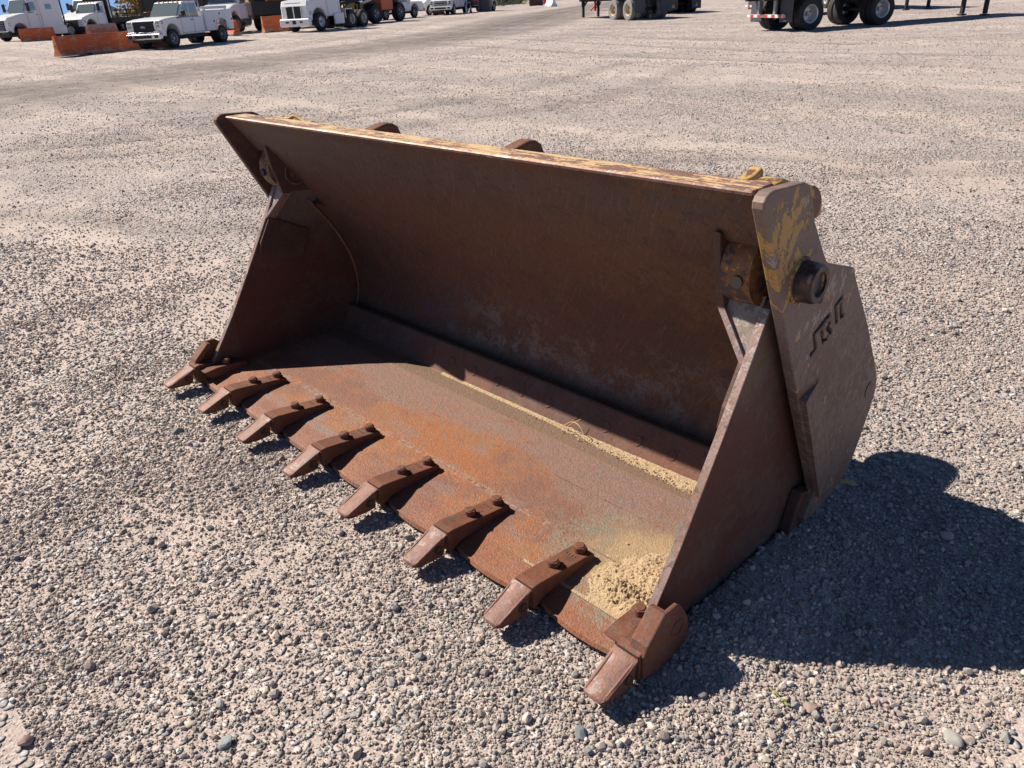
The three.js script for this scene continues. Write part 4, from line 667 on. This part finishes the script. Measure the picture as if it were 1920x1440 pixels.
// ---- truck tractors
function tractor(o, label) {
  const { x, z, hx, hz, wb = 5.4 } = o, t = thing(o.name || 'semi_tractor', label, o.cat || 'truck', x, G(x, z), z, heading(hx, hz), o.group), f = wb / 2, hw = 1.15, cw = 1.02, r = .52, body = o.mat || C.white;
  const nose = f + (o.nose || 1.15), cabF = f - .75, cabB = cabF - (o.cab || 1.35), slB = cabB - (o.sleeper || 0), hy = o.hoodY || 1.78, roof = o.roof || 2.85, slope = o.slope ?? .25;
  const hoodP = [[cabF - .05, .62], ...arch(f, r + .14, .62).reverse().map(p => p).reverse(), [nose - .08, .62], [nose, .72], [nose - .03, hy - .42], [nose - .16, hy - slope], [f - .1, hy - .02], [cabF - .05, hy + .05]];
  mesh('hood', prismZ(hoodP, -cw, cw, .11), body, t);
  mesh('cab', prismZ([[cabF, .78], [cabF + .02, hy], [cabF - .48, roof - .08], [cabF - .6, roof], [cabB, roof + .08], [cabB, .78]], -cw, cw, .08), body, t);
  mesh('windshield', quad(V(cabF + .03, hy + .10, cw - .12), V(cabF + .03, hy + .10, -cw + .12), V(cabF - .45, roof - .12, -cw + .2), V(cabF - .45, roof - .12, cw - .2), .03), C.glass, t);
  if (o.sleeper) { mesh('sleeper', prismZ([[cabB + .02, .78], [cabB + .02, roof + .05], [cabB - .3, roof + .75], [cabB - .6, roof + .95], [slB, roof + .95], [slB, .78]], -cw - .06, cw + .06, .10), body, t); mesh('side_fairing', [-1, 1].map(s => box(.1, roof + .2, .08, slB - .12, roof / 2 + .6, s * (cw + .02))), C.black, t); }
  if (o.skirt) mesh('chassis_skirt', [-1, 1].map(s => box(cabF - .6 - (slB - .1), .62, .12, (cabF - .6 + slB - .1) / 2, .62, s * (hw - .06), .04)), body, t);
  for (const s of [-1, 1]) {
    const zz = s * (cw + .003), p = [V(cabF - .22, hy + .0, zz), V(cabB + .3, hy + .0, zz), V(cabB + .36, roof - .3, zz), V(cabF - .56, roof - .3, zz)];
    mesh('side_window', s > 0 ? quad(p[1], p[0], p[3], p[2], .015) : quad(p[0], p[1], p[2], p[3], .015), C.glass, t);
    if (o.sleeper) mesh('sleeper_window', box(.55, .40, .02, cabB - .85, hy + .42, s * (cw + .066), .008), C.glass, t);
    mesh('door_seam', [box(.014, hy + .1, .014, cabB + .22, .9 + hy / 2, s * (cw + .001)), box(.014, hy - .9, .014, cabF - .12, .85 + (hy - .9) / 2, s * (cw + .001))], C.black, t);
    mesh('door_handle', box(.16, .04, .03, cabB + .34, hy - .12, s * (cw + .012)), C.black, t);
    mesh('mirror', [box(.14, .62, .26, cabF - .1, hy + .45, s * (cw + .32), .04), box(.04, .04, .3, cabF - .12, hy + .62, s * (cw + .14)), box(.04, .04, .3, cabF - .12, hy + .28, s * (cw + .14))], o.mirror || C.black, t);
    const hl = mesh('headlight', box(.34, .26, .12, nose - .24, o.headY || 1.12, s * (cw - .045), .05), C.lamp, t); mesh('lens', box(.18, .14, .03, nose - .22, o.headY || 1.12, s * (cw + .022), .01), C.glass, hl);
    if (!o.skirt) mesh('step_tank', [cyl(.30, .30, 1.1, 20, 'y', 0, 0, 0).rotateZ(Math.PI / 2).translate(cabB + .35, .62, s * (hw - .34))], C.chrome, t);
    wheel(t, f, r, s * (hw - .16), r, .30, { side: s, rim: o.rim || C.rim, dish: .1, rr: .56 });
    for (const d of o.single ? [0] : [-.66, .66]) wheel(t, -f + d, r, s * (hw - .16), r, .29, { side: s, dual: true, rim: o.rim || C.rim, rr: .56 });
    if (o.fender) mesh('quarter_fender', [box(.75, .04, .55, -f + .95, 1.12, s * (hw - .3)), box(.04, .5, .55, -f + 1.34, .88, s * (hw - .3))], C.chrome, t);
  }
  const gr = mesh('grille', box(.08, hy - .42 - .72, o.grilleW || 1.0, nose + .0, (hy + .26) / 2, 0, .03), o.grille || C.black, t);
  mesh('grille_bar', (o.split ? [box(.05, hy - .42 - .70, .09, nose + .03, (hy + .26) / 2, 0)] : [0, 1, 2, 3].map(i => box(.03, .02, (o.grilleW || 1) - .1, nose + .035, .86 + i * (hy - 1.3) / 4, 0))), C.chrome, gr);
  if (o.split) mesh('grille_surround', [box(.06, .06, 1.14, nose + .02, hy - .26, 0), box(.06, hy - 1.1, .05, nose + .02, (hy + .26) / 2, .55), box(.06, hy - 1.1, .05, nose + .02, (hy + .26) / 2, -.55)], C.chrome, gr);
  const bm = mesh('bumper', box(.30, .44, 2.22, nose - .02, .53, 0, .08), o.bumper || body, t);
  for (const s of [-1, 1]) mesh('tow_hole', box(.04, .10, .22, nose + .125, .56, s * .52, .01), C.black, bm); mesh('plate_recess', box(.04, .2, .26, nose + .125, .55, 0), C.frame, bm);
  mesh('chassis', [box(wb + 1.6, .28, .22, -.55, .86, -.42), box(wb + 1.6, .28, .22, -.55, .86, .42), box(.6, .5, 1.6, f - .2, .55, 0)], C.frame, t);
  if (!o.body) mesh('fifth_wheel', [cyl(.46, .46, .08, 24, 'y', -f, 1.12, 0), box(.8, .12, .7, -f, 1.05, 0)], C.frame, t);
  mesh('roof_lamp', [-.6, -.3, 0, .3, .6].map(q => box(.1, .05, .07, cabF - .62, roof + .03, q)), C.amber, t);
  return { t, f, cabB, slB, hw, cw, roof, hy };
}
tractor({ x: -74.1, z: -19.9, hx: .42, hz: .91, wb: 5.2, sleeper: 2.0, skirt: true, roof: 3.05, hoodY: 1.95, bumper: C.black, headY: 1.22, grilleW: 1.4 }, 'white sleeper truck tractor behind the short plain orange barrier');
tractor({ x: -83.5, z: -27.3, hx: .62, hz: .78, wb: 4.6, sleeper: 1.6, roof: 2.95, hoodY: 1.95 }, 'white truck with a bare dark grille half hidden between two other white trucks');
{ const P = tractor({ name: 'flatbed_truck', cat: 'flatbed truck', x: -76.6, z: -25.7, hx: .55, hz: .835, wb: 5.2, roof: 2.55, hoodY: 1.72, single: true, body: true, grilleW: .95, bumper: C.black, nose: 1.05 }, 'white flatbed truck with a black bed behind the worn grey and orange barrier');
  mesh('bed', [box(5.6, .18, 2.4, P.cabB - 3.0, 1.22, 0), box(5.6, .30, .06, P.cabB - 3.0, 1.05, 1.2), box(5.6, .30, .06, P.cabB - 3.0, 1.05, -1.2)], C.frame, P.t); mesh('headboard', box(.12, 1.9, 2.4, P.cabB - .2, 2.1, 0, .02), C.black, P.t);
  mesh('stake_rail', [0, 1].map(i => box(4.6, .10, .06, P.cabB - 3.3, 1.55 + i * .32, -1.15)).concat([0, 1, 2, 3].map(i => box(.08, .8, .08, P.cabB - 1.2 - i * 1.4, 1.6, -1.15))), C.black, P.t); mesh('strap_roll', [0, 1, 2].map(i => box(.7, .14, .4, P.cabB - 1.8 - i * 1.3, 1.40, -.6)), C.tan, P.t); }
tractor({ x: -43.35, z: -28.1, hx: .37, hz: .93, wb: 3.9, cab: 1.5, roof: 2.85, hoodY: 1.84, skirt: true, fender: true, split: true, grilleW: 1.1, headY: 1.02, nose: 1.1, slope: .12 }, 'white day cab truck tractor with a split dark grille beside an orange barrier');
{ // dump trailer behind the service truck
  const x = -51.6, z = -22.9, t = thing('dump_trailer', 'black ribbed dump trailer standing behind the white service truck', 'dump trailer', x, G(x, z), z, heading(-.74, .67));
  const d = mesh('dump_body', [prismZ([[-2.6, 1.15], [-2.75, 2.9], [2.75, 2.9], [2.55, 1.15]], -1.2, 1.2, .02)], C.black, t);
  for (let i = 0; i < 7; i++) mesh('side_rib', box(.1, 1.6, .06, -2.4 + i * .8, 2.0, -1.22), C.frame, d);
  mesh('reflector_tape', box(4.8, .06, .012, 0, 1.5, -1.258), C.tape, d); mesh('reflector_tape', box(2.4, .05, .012, .9, 2.55, -1.258), C.tape, d);
  mesh('chassis', [box(6, .25, .9, .4, 1.0, 0), box(.2, .9, .2, 2.9, .5, -.4), box(.2, .9, .2, 2.9, .5, .4)], C.frame, t);
  for (const s of [-1, 1]) for (const q of [-1.6, -.4]) wheel(t, q, .5, s * .95, .5, .28, { side: s, dual: true });
}
{ // truck seen from behind with tool boxes
  const P = tractor({ name: 'crane_truck', cat: 'utility truck', x: -49.9, z: -30.3, hx: .12, hz: -.99, wb: 4.6, roof: 2.6, hoodY: 1.7, single: true, body: true, bumper: C.black, mat: C.grey }, 'dark utility truck seen from behind with tail lights and tool boxes');
  const b = -2.3 - 1.5; mesh('bed', [box(4.4, .8, 2.4, b + 2.0, 1.35, 0, .02), box(.12, .5, 2.3, b - .15, .95, 0)], C.black, P.t); mesh('tail_light', [-.8, .8].map(q => box(.04, .12, .16, b - .23, 1.0, q)), C.red, P.t);
  mesh('hitch', [box(.3, .25, .5, b - .3, .72, 0)], C.frame, P.t); mesh('tool_box', [box(.9, .8, .8, b + .7, 2.15, -.75, .03)], C.tan, P.t); mesh('tool_box', [box(1.5, .7, .7, b + 2.3, 2.1, -.8, .03)], C.orange, P.t); mesh('hose_reel', [new THREE.TorusGeometry(.3, .1, 8, 24).translate(b + .6, 2.1, .5)], C.frame, P.t);
  mesh('crane_post', [box(.35, 1.6, .35, b + 1.0, 2.5, .2), box(3.4, .3, .3, b + 2.2, 3.3, .2)], C.black, P.t); }
tractor({ x: -49.57, z: -25.07, hx: .66, hz: .75, wb: 4.6, roof: 2.6, hoodY: 1.7, single: true, rim: C.rimRust, nose: .9, bumper: C.black, body: true, name: 'work_truck', cat: 'work truck' }, 'white hooded work truck with dusty red wheel hubs behind the service truck\'s tailgate');
{ // telehandler
  const t = thing('telehandler', 'orange telehandler with big black tyres and a raised dark fork carriage', 'telehandler', -47.3, G(-47.3, -34.7), -34.7, heading(.35, .937)), O = C.orange, f = 1.55;
  mesh('chassis', [prismZ([[-2.3, .75], [-2.3, 1.5], [-1.2, 1.7], [1.2, 1.3], [1.9, 1.2], [1.9, .75]], -.62, .62, .06)], C.frame, t);
  mesh('engine_cover', prismZ([[-2.2, .9], [-2.2, 1.75], [-.6, 1.9], [-.1, 1.5], [-.1, .9]], .45, 1.1, .06), C.black, t);
  const cab = mesh('cab', [prismZ([[-.7, .8], [-.75, 2.5], [.35, 2.5], [.75, 1.6], [.75, .8]], -1.12, -.3, .05)], O, t); mesh('cab_window', [box(.95, .75, .03, -.15, 2.02, -1.125), box(.95, .75, .03, -.15, 2.02, -.29)], C.glass, cab); mesh('cab_window', quad(V(.77, 1.65, -.4), V(.77, 1.65, -1.05), V(.40, 2.4, -1.05), V(.40, 2.4, -.4), .02), C.glass, cab);
  mesh('boom', [box(4.6, .42, .36, .2, 2.02, .12, .03).applyMatrix4(new THREE.Matrix4().makeRotationZ(-.12)), box(.34, 1.5, .34, 2.5, 1.25, .12, .03)], C.black, t);
  const c = mesh('fork_carriage', [box(.12, .12, 1.6, 2.75, 1.35, .1), box(.12, .12, 1.6, 2.75, .55, .1), box(.12, .95, .12, 2.75, .95, -.62), box(.12, .95, .12, 2.75, .95, .82)], C.black, t); mesh('fork', box(1.2, .06, .14, 3.35, .14, -.35), C.frame, c); mesh('fork', box(1.2, .06, .14, 3.35, .14, .55), C.frame, c); mesh('fork_shank', [box(.08, 1.1, .14, 2.82, .65, -.35), box(.08, 1.1, .14, 2.82, .65, .55)], C.frame, c);
  for (const s of [-1, 1]) for (const q of [f, -f]) { wheel(t, q, .62, s * .98, .62, .46, { side: s, rr: .5, dish: .1, rim: C.steel }); mesh('mudguard', box(1.2, .05, .46, q, 1.3, s * .98), C.black, t); }
}
{ // skid steer
  const t = thing('skid_steer', 'dark skid steer loader standing just behind the day cab tractor', 'skid steer', -46.4, G(-46.4, -31.6), -31.6, heading(.3, .954));
  mesh('body', prismZ([[-1.4, .35], [-1.5, 1.3], [-.4, 1.5], [.9, 1.0], [1.1, .35]], -.55, .55, .05), C.tan, t); const cg = mesh('cage', [box(.08, 1.0, .08, .7, 1.5, -.5), box(.08, 1.0, .08, .7, 1.5, .5), box(.08, .7, .08, -.6, 1.75, -.5), box(.08, .7, .08, -.6, 1.75, .5), box(1.5, .08, 1.1, .05, 2.05, 0)], C.black, t);
  mesh('lift_arm', [-.75, .75].flatMap(q => [bar(V(-1.3, 1.6, q), V(1.3, 1.35, q), .10), bar(V(1.3, 1.35, q), V(1.75, .5, q), .09)]), C.black, t); mesh('attachment_plate', box(.12, .7, 1.7, 1.85, .5, 0, .02), C.frame, t);
  for (const s of [-1, 1]) for (const q of [.6, -.6]) wheel(t, q, .42, s * .72, .42, .3, { side: s, rr: .5, rim: C.steel });
}
{ // van behind
  const t = thing('delivery_van', 'white van partly hidden behind the white crew cab pickup', 'van', -58.6, G(-58.6, -49.2), -49.2, heading(.25, .97)), r = .38;
  mesh('body', prismZ([[-2.9, .4], ...arch(-1.8, r + .1, .4), ...arch(1.8, r + .1, .4), [2.6, .4], [2.7, 1.0], [1.9, 1.35], [1.2, 2.3], [.8, 2.45], [-2.9, 2.45]], -1, 1, .08), C.white2, t); mesh('windshield', quad(V(1.93, 1.4, .85), V(1.93, 1.4, -.85), V(1.28, 2.28, -.75), V(1.28, 2.28, .75), .03), C.glass, t);
  mesh('side_window', [-1, 1].map(s => box(.8, .5, .02, .75, 1.75, s * 1.0)), C.glass, t); mesh('bumper', box(.2, .25, 1.95, 2.65, .5, 0, .05), C.black, t); mesh('headlight', [-1, 1].map(s => box(.1, .2, .3, 2.62, .95, s * .75, .03)), C.lamp, t); mesh('cargo_door', [-1, 1].map(s => box(1.4, 1.5, .015, -1.0, 1.4, s * 1.003)), C.white, t);
  for (const s of [-1, 1]) for (const q of [1.8, -1.8]) wheel(t, q, r, s * .86, r, .24, { side: s });
}
{ // dark SUV from behind
  const x = -57.0, z = -53.6, t = thing('parked_suv', 'dark grey sport utility vehicle seen from behind beside a dark bin', 'suv', x, G(x, z), z, heading(-.42, -.91)), r = .37;
  mesh('body', prismZ([[-2.35, .4], ...arch(-1.4, r + .1, .4), ...arch(1.45, r + .1, .4), [2.3, .4], [2.35, .85], [1.2, 1.05], [-2.35, 1.08]], -.93, .93, .06), C.grey, t); mesh('cabin', prismZ([[-2.3, 1.0], [-2.0, 1.68], [-1.7, 1.75], [.2, 1.75], [1.15, 1.0]], -.82, .82, .06), C.grey, t);
  mesh('rear_window', quad(V(-2.31, 1.12, -.72), V(-2.31, 1.12, .72), V(-2.06, 1.6, .64), V(-2.06, 1.6, -.64), .03), C.glass, t); mesh('tail_light', [-1, 1].map(s => box(.08, .18, .4, -2.36, .98, s * .66, .02)), C.red, t); mesh('number_plate', box(.02, .14, .32, -2.42, .86, 0), C.lamp, t); mesh('rear_bumper', box(.16, .24, 1.8, -2.38, .5, 0, .05), C.black, t);
  mesh('side_window', [-1, 1].map(s => box(2.2, .42, .02, -.5, 1.4, s * .86)), C.glass, t);
  for (const s of [-1, 1]) for (const q of [1.45, -1.4]) wheel(t, q, r, s * .8, r, .24, { side: s });
}
// ---- barriers
function barrier(ax, az, bx, bz, h, mat, label, group) {
  const L = Math.hypot(bx - ax, bz - az), t = thing('road_barrier', label, 'barrier', (ax + bx) / 2, G((ax + bx) / 2, (az + bz) / 2), (az + bz) / 2, heading(bx - ax, bz - az)), k = h / .81;
  const half = [[.305, 0], [.305, .08], [.18, .26], [.085, .81 - .02], [.07, .81]].map(p => [p[0] * k, p[1] * k]), pts = [...half, ...half.map(p => [-p[0], p[1]]).reverse()];
  const s = new THREE.Shape(pts.map(p => new THREE.Vector2(p[0], p[1]))); const g0 = new THREE.ExtrudeGeometry(s, { depth: L - .03, bevelEnabled: true, bevelThickness: .015, bevelSize: .015, bevelOffset: -.015, bevelSegments: 2 }); g0.translate(0, 0, -L / 2 + .015); g0.rotateY(Math.PI / 2);
  const g = g0.index ? g0.toNonIndexed() : g0, p = g.attributes.position, uv = new Float32Array(p.count * 2); for (let i = 0; i < p.count; i++) { uv[i * 2] = (p.getX(i) + p.getZ(i) * .6) / 3; uv[i * 2 + 1] = p.getY(i) / .9; } g.setAttribute('uv', new THREE.BufferAttribute(uv, 2));
  mesh('block', g, mat, t); mesh('lift_slot', [-1, 1].map(q => box(.28, .06, .62 * k, q * L * .28, .03, 0)), C.black, t); mesh('end_loop', [-1, 1].map(q => new THREE.TorusGeometry(.06, .014, 6, 14).rotateX(Math.PI / 2).translate(q * (L / 2 + .03), .45, 0)), C.frame, t);
  return t;
}
barrier(-39.3, -10.9, -40.7, -16.9, .86, C.barrier, 'long orange concrete barrier with a grey scuffed foot left of the service truck');
barrier(-66.9, -16.4, -66.1, -18.6, .9, C.barrier, 'short plain orange barrier in front of the white sleeper tractor');
barrier(-67.5, -21.4, -69.6, -24.3, .9, C.barrierGrey, 'orange barrier with its top worn to grey in front of the flatbed truck');
barrier(-45.7, -24.9, -45.3, -26.9, .92, C.barrier, 'bright orange barrier with pale scratches next to the day cab tractor');
barrier(-44.6, -22.6, -47.4, -22.0, .85, C.barrier, 'orange barrier seen end on behind the service truck');
barrier(-58.9, -49.7, -57.4, -49.2, .9, C.barrierGrey, 'faded orange and grey barrier between two white pickups');
// ---- bin, cones, barrel, blocks
{ const x = -55.2, z = -52.7, t = thing('steel_bin', 'tall dark blue grey steel bin at the end of the parked vehicles', 'bin', x, G(x, z), z, heading(.5, .86)); mesh('shell', box(.8, 2.3, 1.0, 0, 1.15, 0, .04), std({ color: col(.05, .062, .085), roughness: .6 }), t); mesh('lid', box(.84, .08, 1.04, 0, 2.33, 0, .02), C.frame, t); mesh('rib', [-.28, 0, .28].map(q => box(.06, 2.1, .04, q, 1.15, .51)), C.frame, t); }
const cone = (x, z, m, label) => { const t = thing('traffic_cone', label, 'cone', x, G(x, z), z); mesh('base', box(.36, .04, .36, 0, .02, 0, .01), m, t); mesh('cone', new THREE.CylinderGeometry(.03, .14, .66, 16).translate(0, .37, 0), m, t); mesh('collar', new THREE.CylinderGeometry(.075, .10, .14, 16).translate(0, .42, 0), C.lamp, t); };
cone(-55.4, -51.0, C.orange, 'orange cone standing behind the dark vehicle beside the white pickup'); cone(-55.2, -50.3, C.lamp, 'pale weathered cone next to the orange cone');
{ const x = -72, z = -78.5, t = thing('traffic_barrel', 'red and white traffic barrel by the far shrubs', 'barrel', x, G(x, z), z); mesh('drum', new THREE.CylinderGeometry(.28, .34, 1.0, 20).translate(0, .5, 0), C.red, t); mesh('band', [.35, .7].map(y => new THREE.CylinderGeometry(.318 - y * .03, .325 - y * .03, .12, 20).translate(0, y, 0)), C.lamp, t); mesh('foot', new THREE.CylinderGeometry(.42, .42, .08, 20).translate(0, .04, 0), C.black, t); }
{ const x = -56, z = -62.4, t = thing('water_barrier', 'pale blue white plastic barrier block standing alone on the yard', 'barrier', x, G(x, z), z, heading(.95, .3)); mesh('shell', prismX([[0, -.32], [.2, -.32], [.42, -.16], [.95, -.10], [.95, .10], [.42, .16], [.2, .32], [0, .32]], -.7, .7, .03), C.white2, t); mesh('foot', [box(.35, .1, .75, -.5, .05, 0), box(.35, .1, .75, .5, .05, 0)], C.lamp, t); }
{ const x = -66, z = -70.6, t = thing('dark_crate', 'low dark maroon box at the far end of the shrubs', 'box', x, G(x, z), z, .6); mesh('shell', box(1.5, .9, 1.0, 0, .45, 0, .03), C.maroon, t); mesh('lid', box(1.56, .08, 1.06, 0, .94, 0, .02), C.frame, t); }
// ---- flatbed trailers: x is forward, the origin on the ground under the rear axles
function trailer(o, label) {
  const t = thing('semi_trailer', label, 'trailer', o.x, G(o.x, o.z), o.z, heading(o.hx, o.hz), o.group), r = .52, L = o.L || 6, axles = o.axles || [-.65, .65], hw = 1.15, leg = o.leg || 4.5, gy = o.legGround || 0;
  mesh('frame', [box(L + 1.2, .34, .14, L / 2 - .9, 1.15, .48), box(L + 1.2, .34, .14, L / 2 - .9, 1.15, -.48), box(L + 1.2, .14, 2.4, L / 2 - .9, 1.39, 0), ...[0, 1, 2, 3, 4].map(i => box(.1, .16, 2.4, -1.2 + i * (L + .6) / 4, 1.30, 0))], o.mat || C.frame, t);
  for (const a of axles) { for (const s of [-1, 1]) wheel(t, a, r, s * (hw - .15), r, .28, { side: s, dual: true, rim: o.rim || C.rim, tyre: o.tyre, holes: o.holes || 0, rr: .56 }); mesh('axle', [cyl(.07, .07, 1.6, 14, 'z', a, r, 0), box(.5, .3, .12, a, .86, .5), box(.5, .3, .12, a, .86, -.5)], C.frame, t); }
  for (const s of [-1, 1]) { // landing leg with its braces
    const lg = mesh('landing_leg', [box(.13, 1.1 - gy, .13, leg, .62 + gy / 2, s * .52, .01), box(.26, .05, .24, leg, .035 + gy, s * .52, .01), box(.17, .5, .17, leg, .95, s * .52, .01)], o.mat || C.frame, t); mesh('brace', [bar(V(leg, .55, s * .52), V(leg - .55, 1.15, s * .52), .03), bar(V(leg, .62, s * .52), V(leg, 1.12, s * .1), .03)], o.mat || C.frame, lg);
  }
  mesh('cross_bar', box(.06, .06, 1.0, leg, .98, 0), C.maroon, t);
  for (const s of [-1, 1]) { const fl = mesh('mud_flap', [box(.02, o.flapH || .75, .66, Math.min(...axles) - .78, o.flapY || .60, s * (hw - .32), .006)], C.flap, t); if (o.mark) { const sh = new THREE.Shape([new THREE.Vector2(-.12, -.1), new THREE.Vector2(.12, -.1), new THREE.Vector2(.04, .12)]); mesh('mark', new THREE.ExtrudeGeometry(sh, { depth: .006, bevelEnabled: false }).rotateY(-Math.PI / 2).translate(Math.min(...axles) - .79, .44, s * (hw - .32)), C.tan, fl); } }
  if (o.bar) { const b = mesh('underride_bar', [box(.1, .11, 2.05, Math.min(...axles) - 1.0, .50, 0, .01), box(.08, .75, .12, Math.min(...axles) - .96, .9, -.45), box(.08, .75, .12, Math.min(...axles) - .96, .9, .45)], C.steel, t); const g = box(.012, .085, 2.0, Math.min(...axles) - 1.056, .50, 0), u = g.attributes.uv, p = g.attributes.position; for (let i = 0; i < u.count; i++) u.setXY(i, p.getZ(i) / 1.6, p.getY(i)); mesh('reflector_tape', g, C.tape, b); }
  mesh('tail_lamp', [-1, 1].flatMap(s => [box(.05, .12, .14, Math.min(...axles) - .9, 1.18, s * .75), box(.05, .12, .14, Math.min(...axles) - .9, 1.18, s * .55)]), C.red, t);
  return t;
}
const tr1 = trailer({ x: -25.85, z: -37.35, hx: -.93, hz: -.37, axles: [-.82, .82], leg: 5.6, L: 6.4, rim: C.rimTan, tyre: C.dusty, flapY: .72, mark: false }, 'black trailer with tan wheel rims on two braced landing legs');
trailer({ x: -27.6, z: -43.1, hx: -.93, hz: -.37, axles: [-.6, .6], leg: 4.9, L: 5.4, mark: true }, 'black trailer with yellow marks on its mud flaps behind the tan rimmed one');
trailer({ x: -11.1, z: -26.75, hx: .42, hz: -.91, axles: [0, 3.0], leg: 8.4, L: 9.2, bar: true, flapY: .66, flapH: .72, rim: C.rim, holes: 2 }, 'dark trailer with white rims and a red and white striped bumper');
trailer({ x: -17.6, z: -37.6, hx: .42, hz: -.91, axles: [0, 1.3], leg: 6.6, L: 7.4, bar: true, flapY: .72 }, 'farther dark trailer whose grey mud flap and taped bumper show behind the nearer trailer');
trailer({ x: -17.9, z: -46.4, hx: .73, hz: .68, axles: [-.65, .65], leg: 7.8, L: 8.6 }, 'far trailer of which only two thin landing legs show right of the white rimmed one');
{ const x = -36.7, z = -46.5, t = thing('jack_stand', 'red steel jack stand holding a beam behind the trailers', 'jack stand', x, G(x, z), z, heading(.9, .4)); mesh('post', [box(.12, 1.0, .12, 0, .5, 0)], C.red, t); mesh('foot', [bar(V(0, .3, 0), V(-.35, .02, -.2), .04), bar(V(0, .3, 0), V(.35, .02, -.2), .04), bar(V(0, .3, 0), V(0, .02, .35), .04)], C.red, t); mesh('beam', box(4.2, .10, .14, .9, 1.08, 0), C.red, t); }
// ---- behind everything: field, parked cars, house, bushes
{
  const g = new THREE.PlaneGeometry(1500, 420, 30, 4); g.rotateX(-Math.PI / 2); const gm = std({ map: tex(512, 512, (u, v) => { const b = smp(NM, u, v), f = smp(NF, u, v); return mix3([.40, .33, .17], [.26, .24, .11], b * .6 + f * .4); }), roughness: 1 }); gm.map.repeat.set(40, 12);
  const f = mesh('grass_field', g, gm, scene); f.position.set(-310, .32, -160); f.rotation.y = heading(.61, .79) * 0 + 1.05; f.userData = { kind: 'structure', label: 'dry yellow grass field beyond the yard' };
  const car = (x, z, m, label) => { const t = thing('parked_car', label, 'car', x, G(x, z) + .05, z, heading(.5, .86)); mesh('body', prismZ([[-2.2, .3], ...arch(-1.35, .42, .3), ...arch(1.4, .42, .3), [2.2, .3], [2.2, .8], [1.2, .95], [.5, 1.45], [-1.2, 1.45], [-2.1, .95]], -.85, .85, .06), m, t); mesh('window', [-1, 1].map(s => box(1.9, .36, .02, -.3, 1.16, s * .86)), C.glass, t); for (const s of [-1, 1]) for (const q of [1.4, -1.35]) wheel(t, q, .33, s * .74, .33, .22, { side: s }); };
  car(-150, -46.4, C.white, 'tiny white car far beyond the sleeper tractor, nearer its drive wheels'); car(-158, -51.5, C.white2, 'tiny pale car parked far away beside another white car');
  { const x = -190, z = -64, t = thing('farm_shed', 'small pale shed far away on the horizon', 'shed', x, G(x, z), z, .9); mesh('wall', box(6, 2.6, 5, 0, 1.3, 0), C.white2, t); mesh('roof', prismZ([[-3.4, 2.5], [0, 4.1], [3.4, 2.5], [3.3, 2.4], [0, 3.95], [-3.3, 2.4]], -2.8, 2.8, 0), C.frame, t); mesh('door', box(.05, 2.1, 1.6, 3.02, 1.05, 0), C.frame, t); }
  const bush = (x, z, h, w, cA, cB, label, cat, seed, n = 2600) => {
    const t = thing(cat, label, cat === 'shrub' ? 'shrub' : 'tree', x, G(x, z), z), R = rng(seed), pos = [], colr = [];
    const cl = []; for (let i = 0; i < 16; i++) cl.push([(R() - .5) * w, h * (.25 + .6 * R()), (R() - .5) * w * .8, h * (.14 + .16 * R())]);
    for (let i = 0; i < n; i++) { const c = cl[R() * cl.length | 0], a = R() * 6.28, b = Math.acos(2 * R() - 1), q = c[3] * Math.cbrt(R()), s = h * .028 * (.6 + R()), p = V(c[0] + q * Math.sin(b) * Math.cos(a), Math.max(.05, c[1] + q * Math.cos(b)), c[2] + q * Math.sin(b) * Math.sin(a)); const u = V(R() - .5, R() - .5, R() - .5).normalize().multiplyScalar(s * 1.6), v = V(R() - .5, R() - .5, R() - .5).normalize().multiplyScalar(s); for (const k of [p.clone().add(u), p.clone().add(v), p.clone().sub(u), p.clone().add(u), p.clone().sub(u), p.clone().sub(v)]) pos.push(k.x, k.y, k.z); const m = mix3(cA, cB, R()); for (let k = 0; k < 6; k++) colr.push(...m); }
    const g2 = new THREE.BufferGeometry(); g2.setAttribute('position', new THREE.Float32BufferAttribute(pos, 3)); g2.setAttribute('color', new THREE.Float32BufferAttribute(colr, 3)); g2.computeVertexNormals(); mesh('crown', g2, std({ vertexColors: true, roughness: .9, side: THREE.DoubleSide }), t);
    mesh('trunk', cl.slice(0, 6).map(c => bar(V(0, 0, 0), V(c[0] * .9, c[1], c[2] * .9), h * .012, 6)), std({ color: col(.09, .06, .04), roughness: .9 }), t);
  };
  const yA = [.36, .20, .03], yB = [.22, .16, .04], gA = [.05, .085, .02], gB = [.10, .14, .035];
  [[-103, -40.5, 5.2, 7], [-106, -43.8, 4.6, 7], [-101, -45, 4.4, 6], [-104, -48.8, 4.2, 7]].forEach(([x, z, h, w], i) => bush(x, z, h, w, yA, yB, ['golden autumn tree showing over the flatbed, tallest of its row', 'yellow autumn tree just right of the tallest one', 'ochre autumn tree behind the black dump body', 'yellow brown autumn tree farthest along behind the dump body'][i], 'autumn_tree', 60 + i));
  [[-76.5, -73.4], [-78.2, -77], [-80, -80.6], [-81.8, -84.2], [-83.6, -87.8]].forEach(([x, z], i) => bush(x, z, 1.5, 3.8, gA, gB, ['dark green shrub nearest the steel bin in the far hedge row', 'second green shrub from the steel bin', 'middle green shrub of the far row', 'fourth green shrub from the steel bin', 'green shrub farthest from the steel bin near the barrel'][i], 'shrub', 80 + i, 1800));
  { const x = -92, z = -82, t = thing('storage_building', 'low cream building behind the far shrubs', 'building', x, G(x, z), z, heading(-.43, -.9)); mesh('wall', box(26, 3.4, 8, 0, 1.7, 0), std({ color: col(.58, .52, .34), roughness: .8 }), t); mesh('roof', box(26.6, .25, 8.6, 0, 3.52, 0), C.steel, t); mesh('door', [box(3, 2.6, .06, -6, 1.3, 4.02)], C.white2, t); }
}
renderer.render(scene, camera);
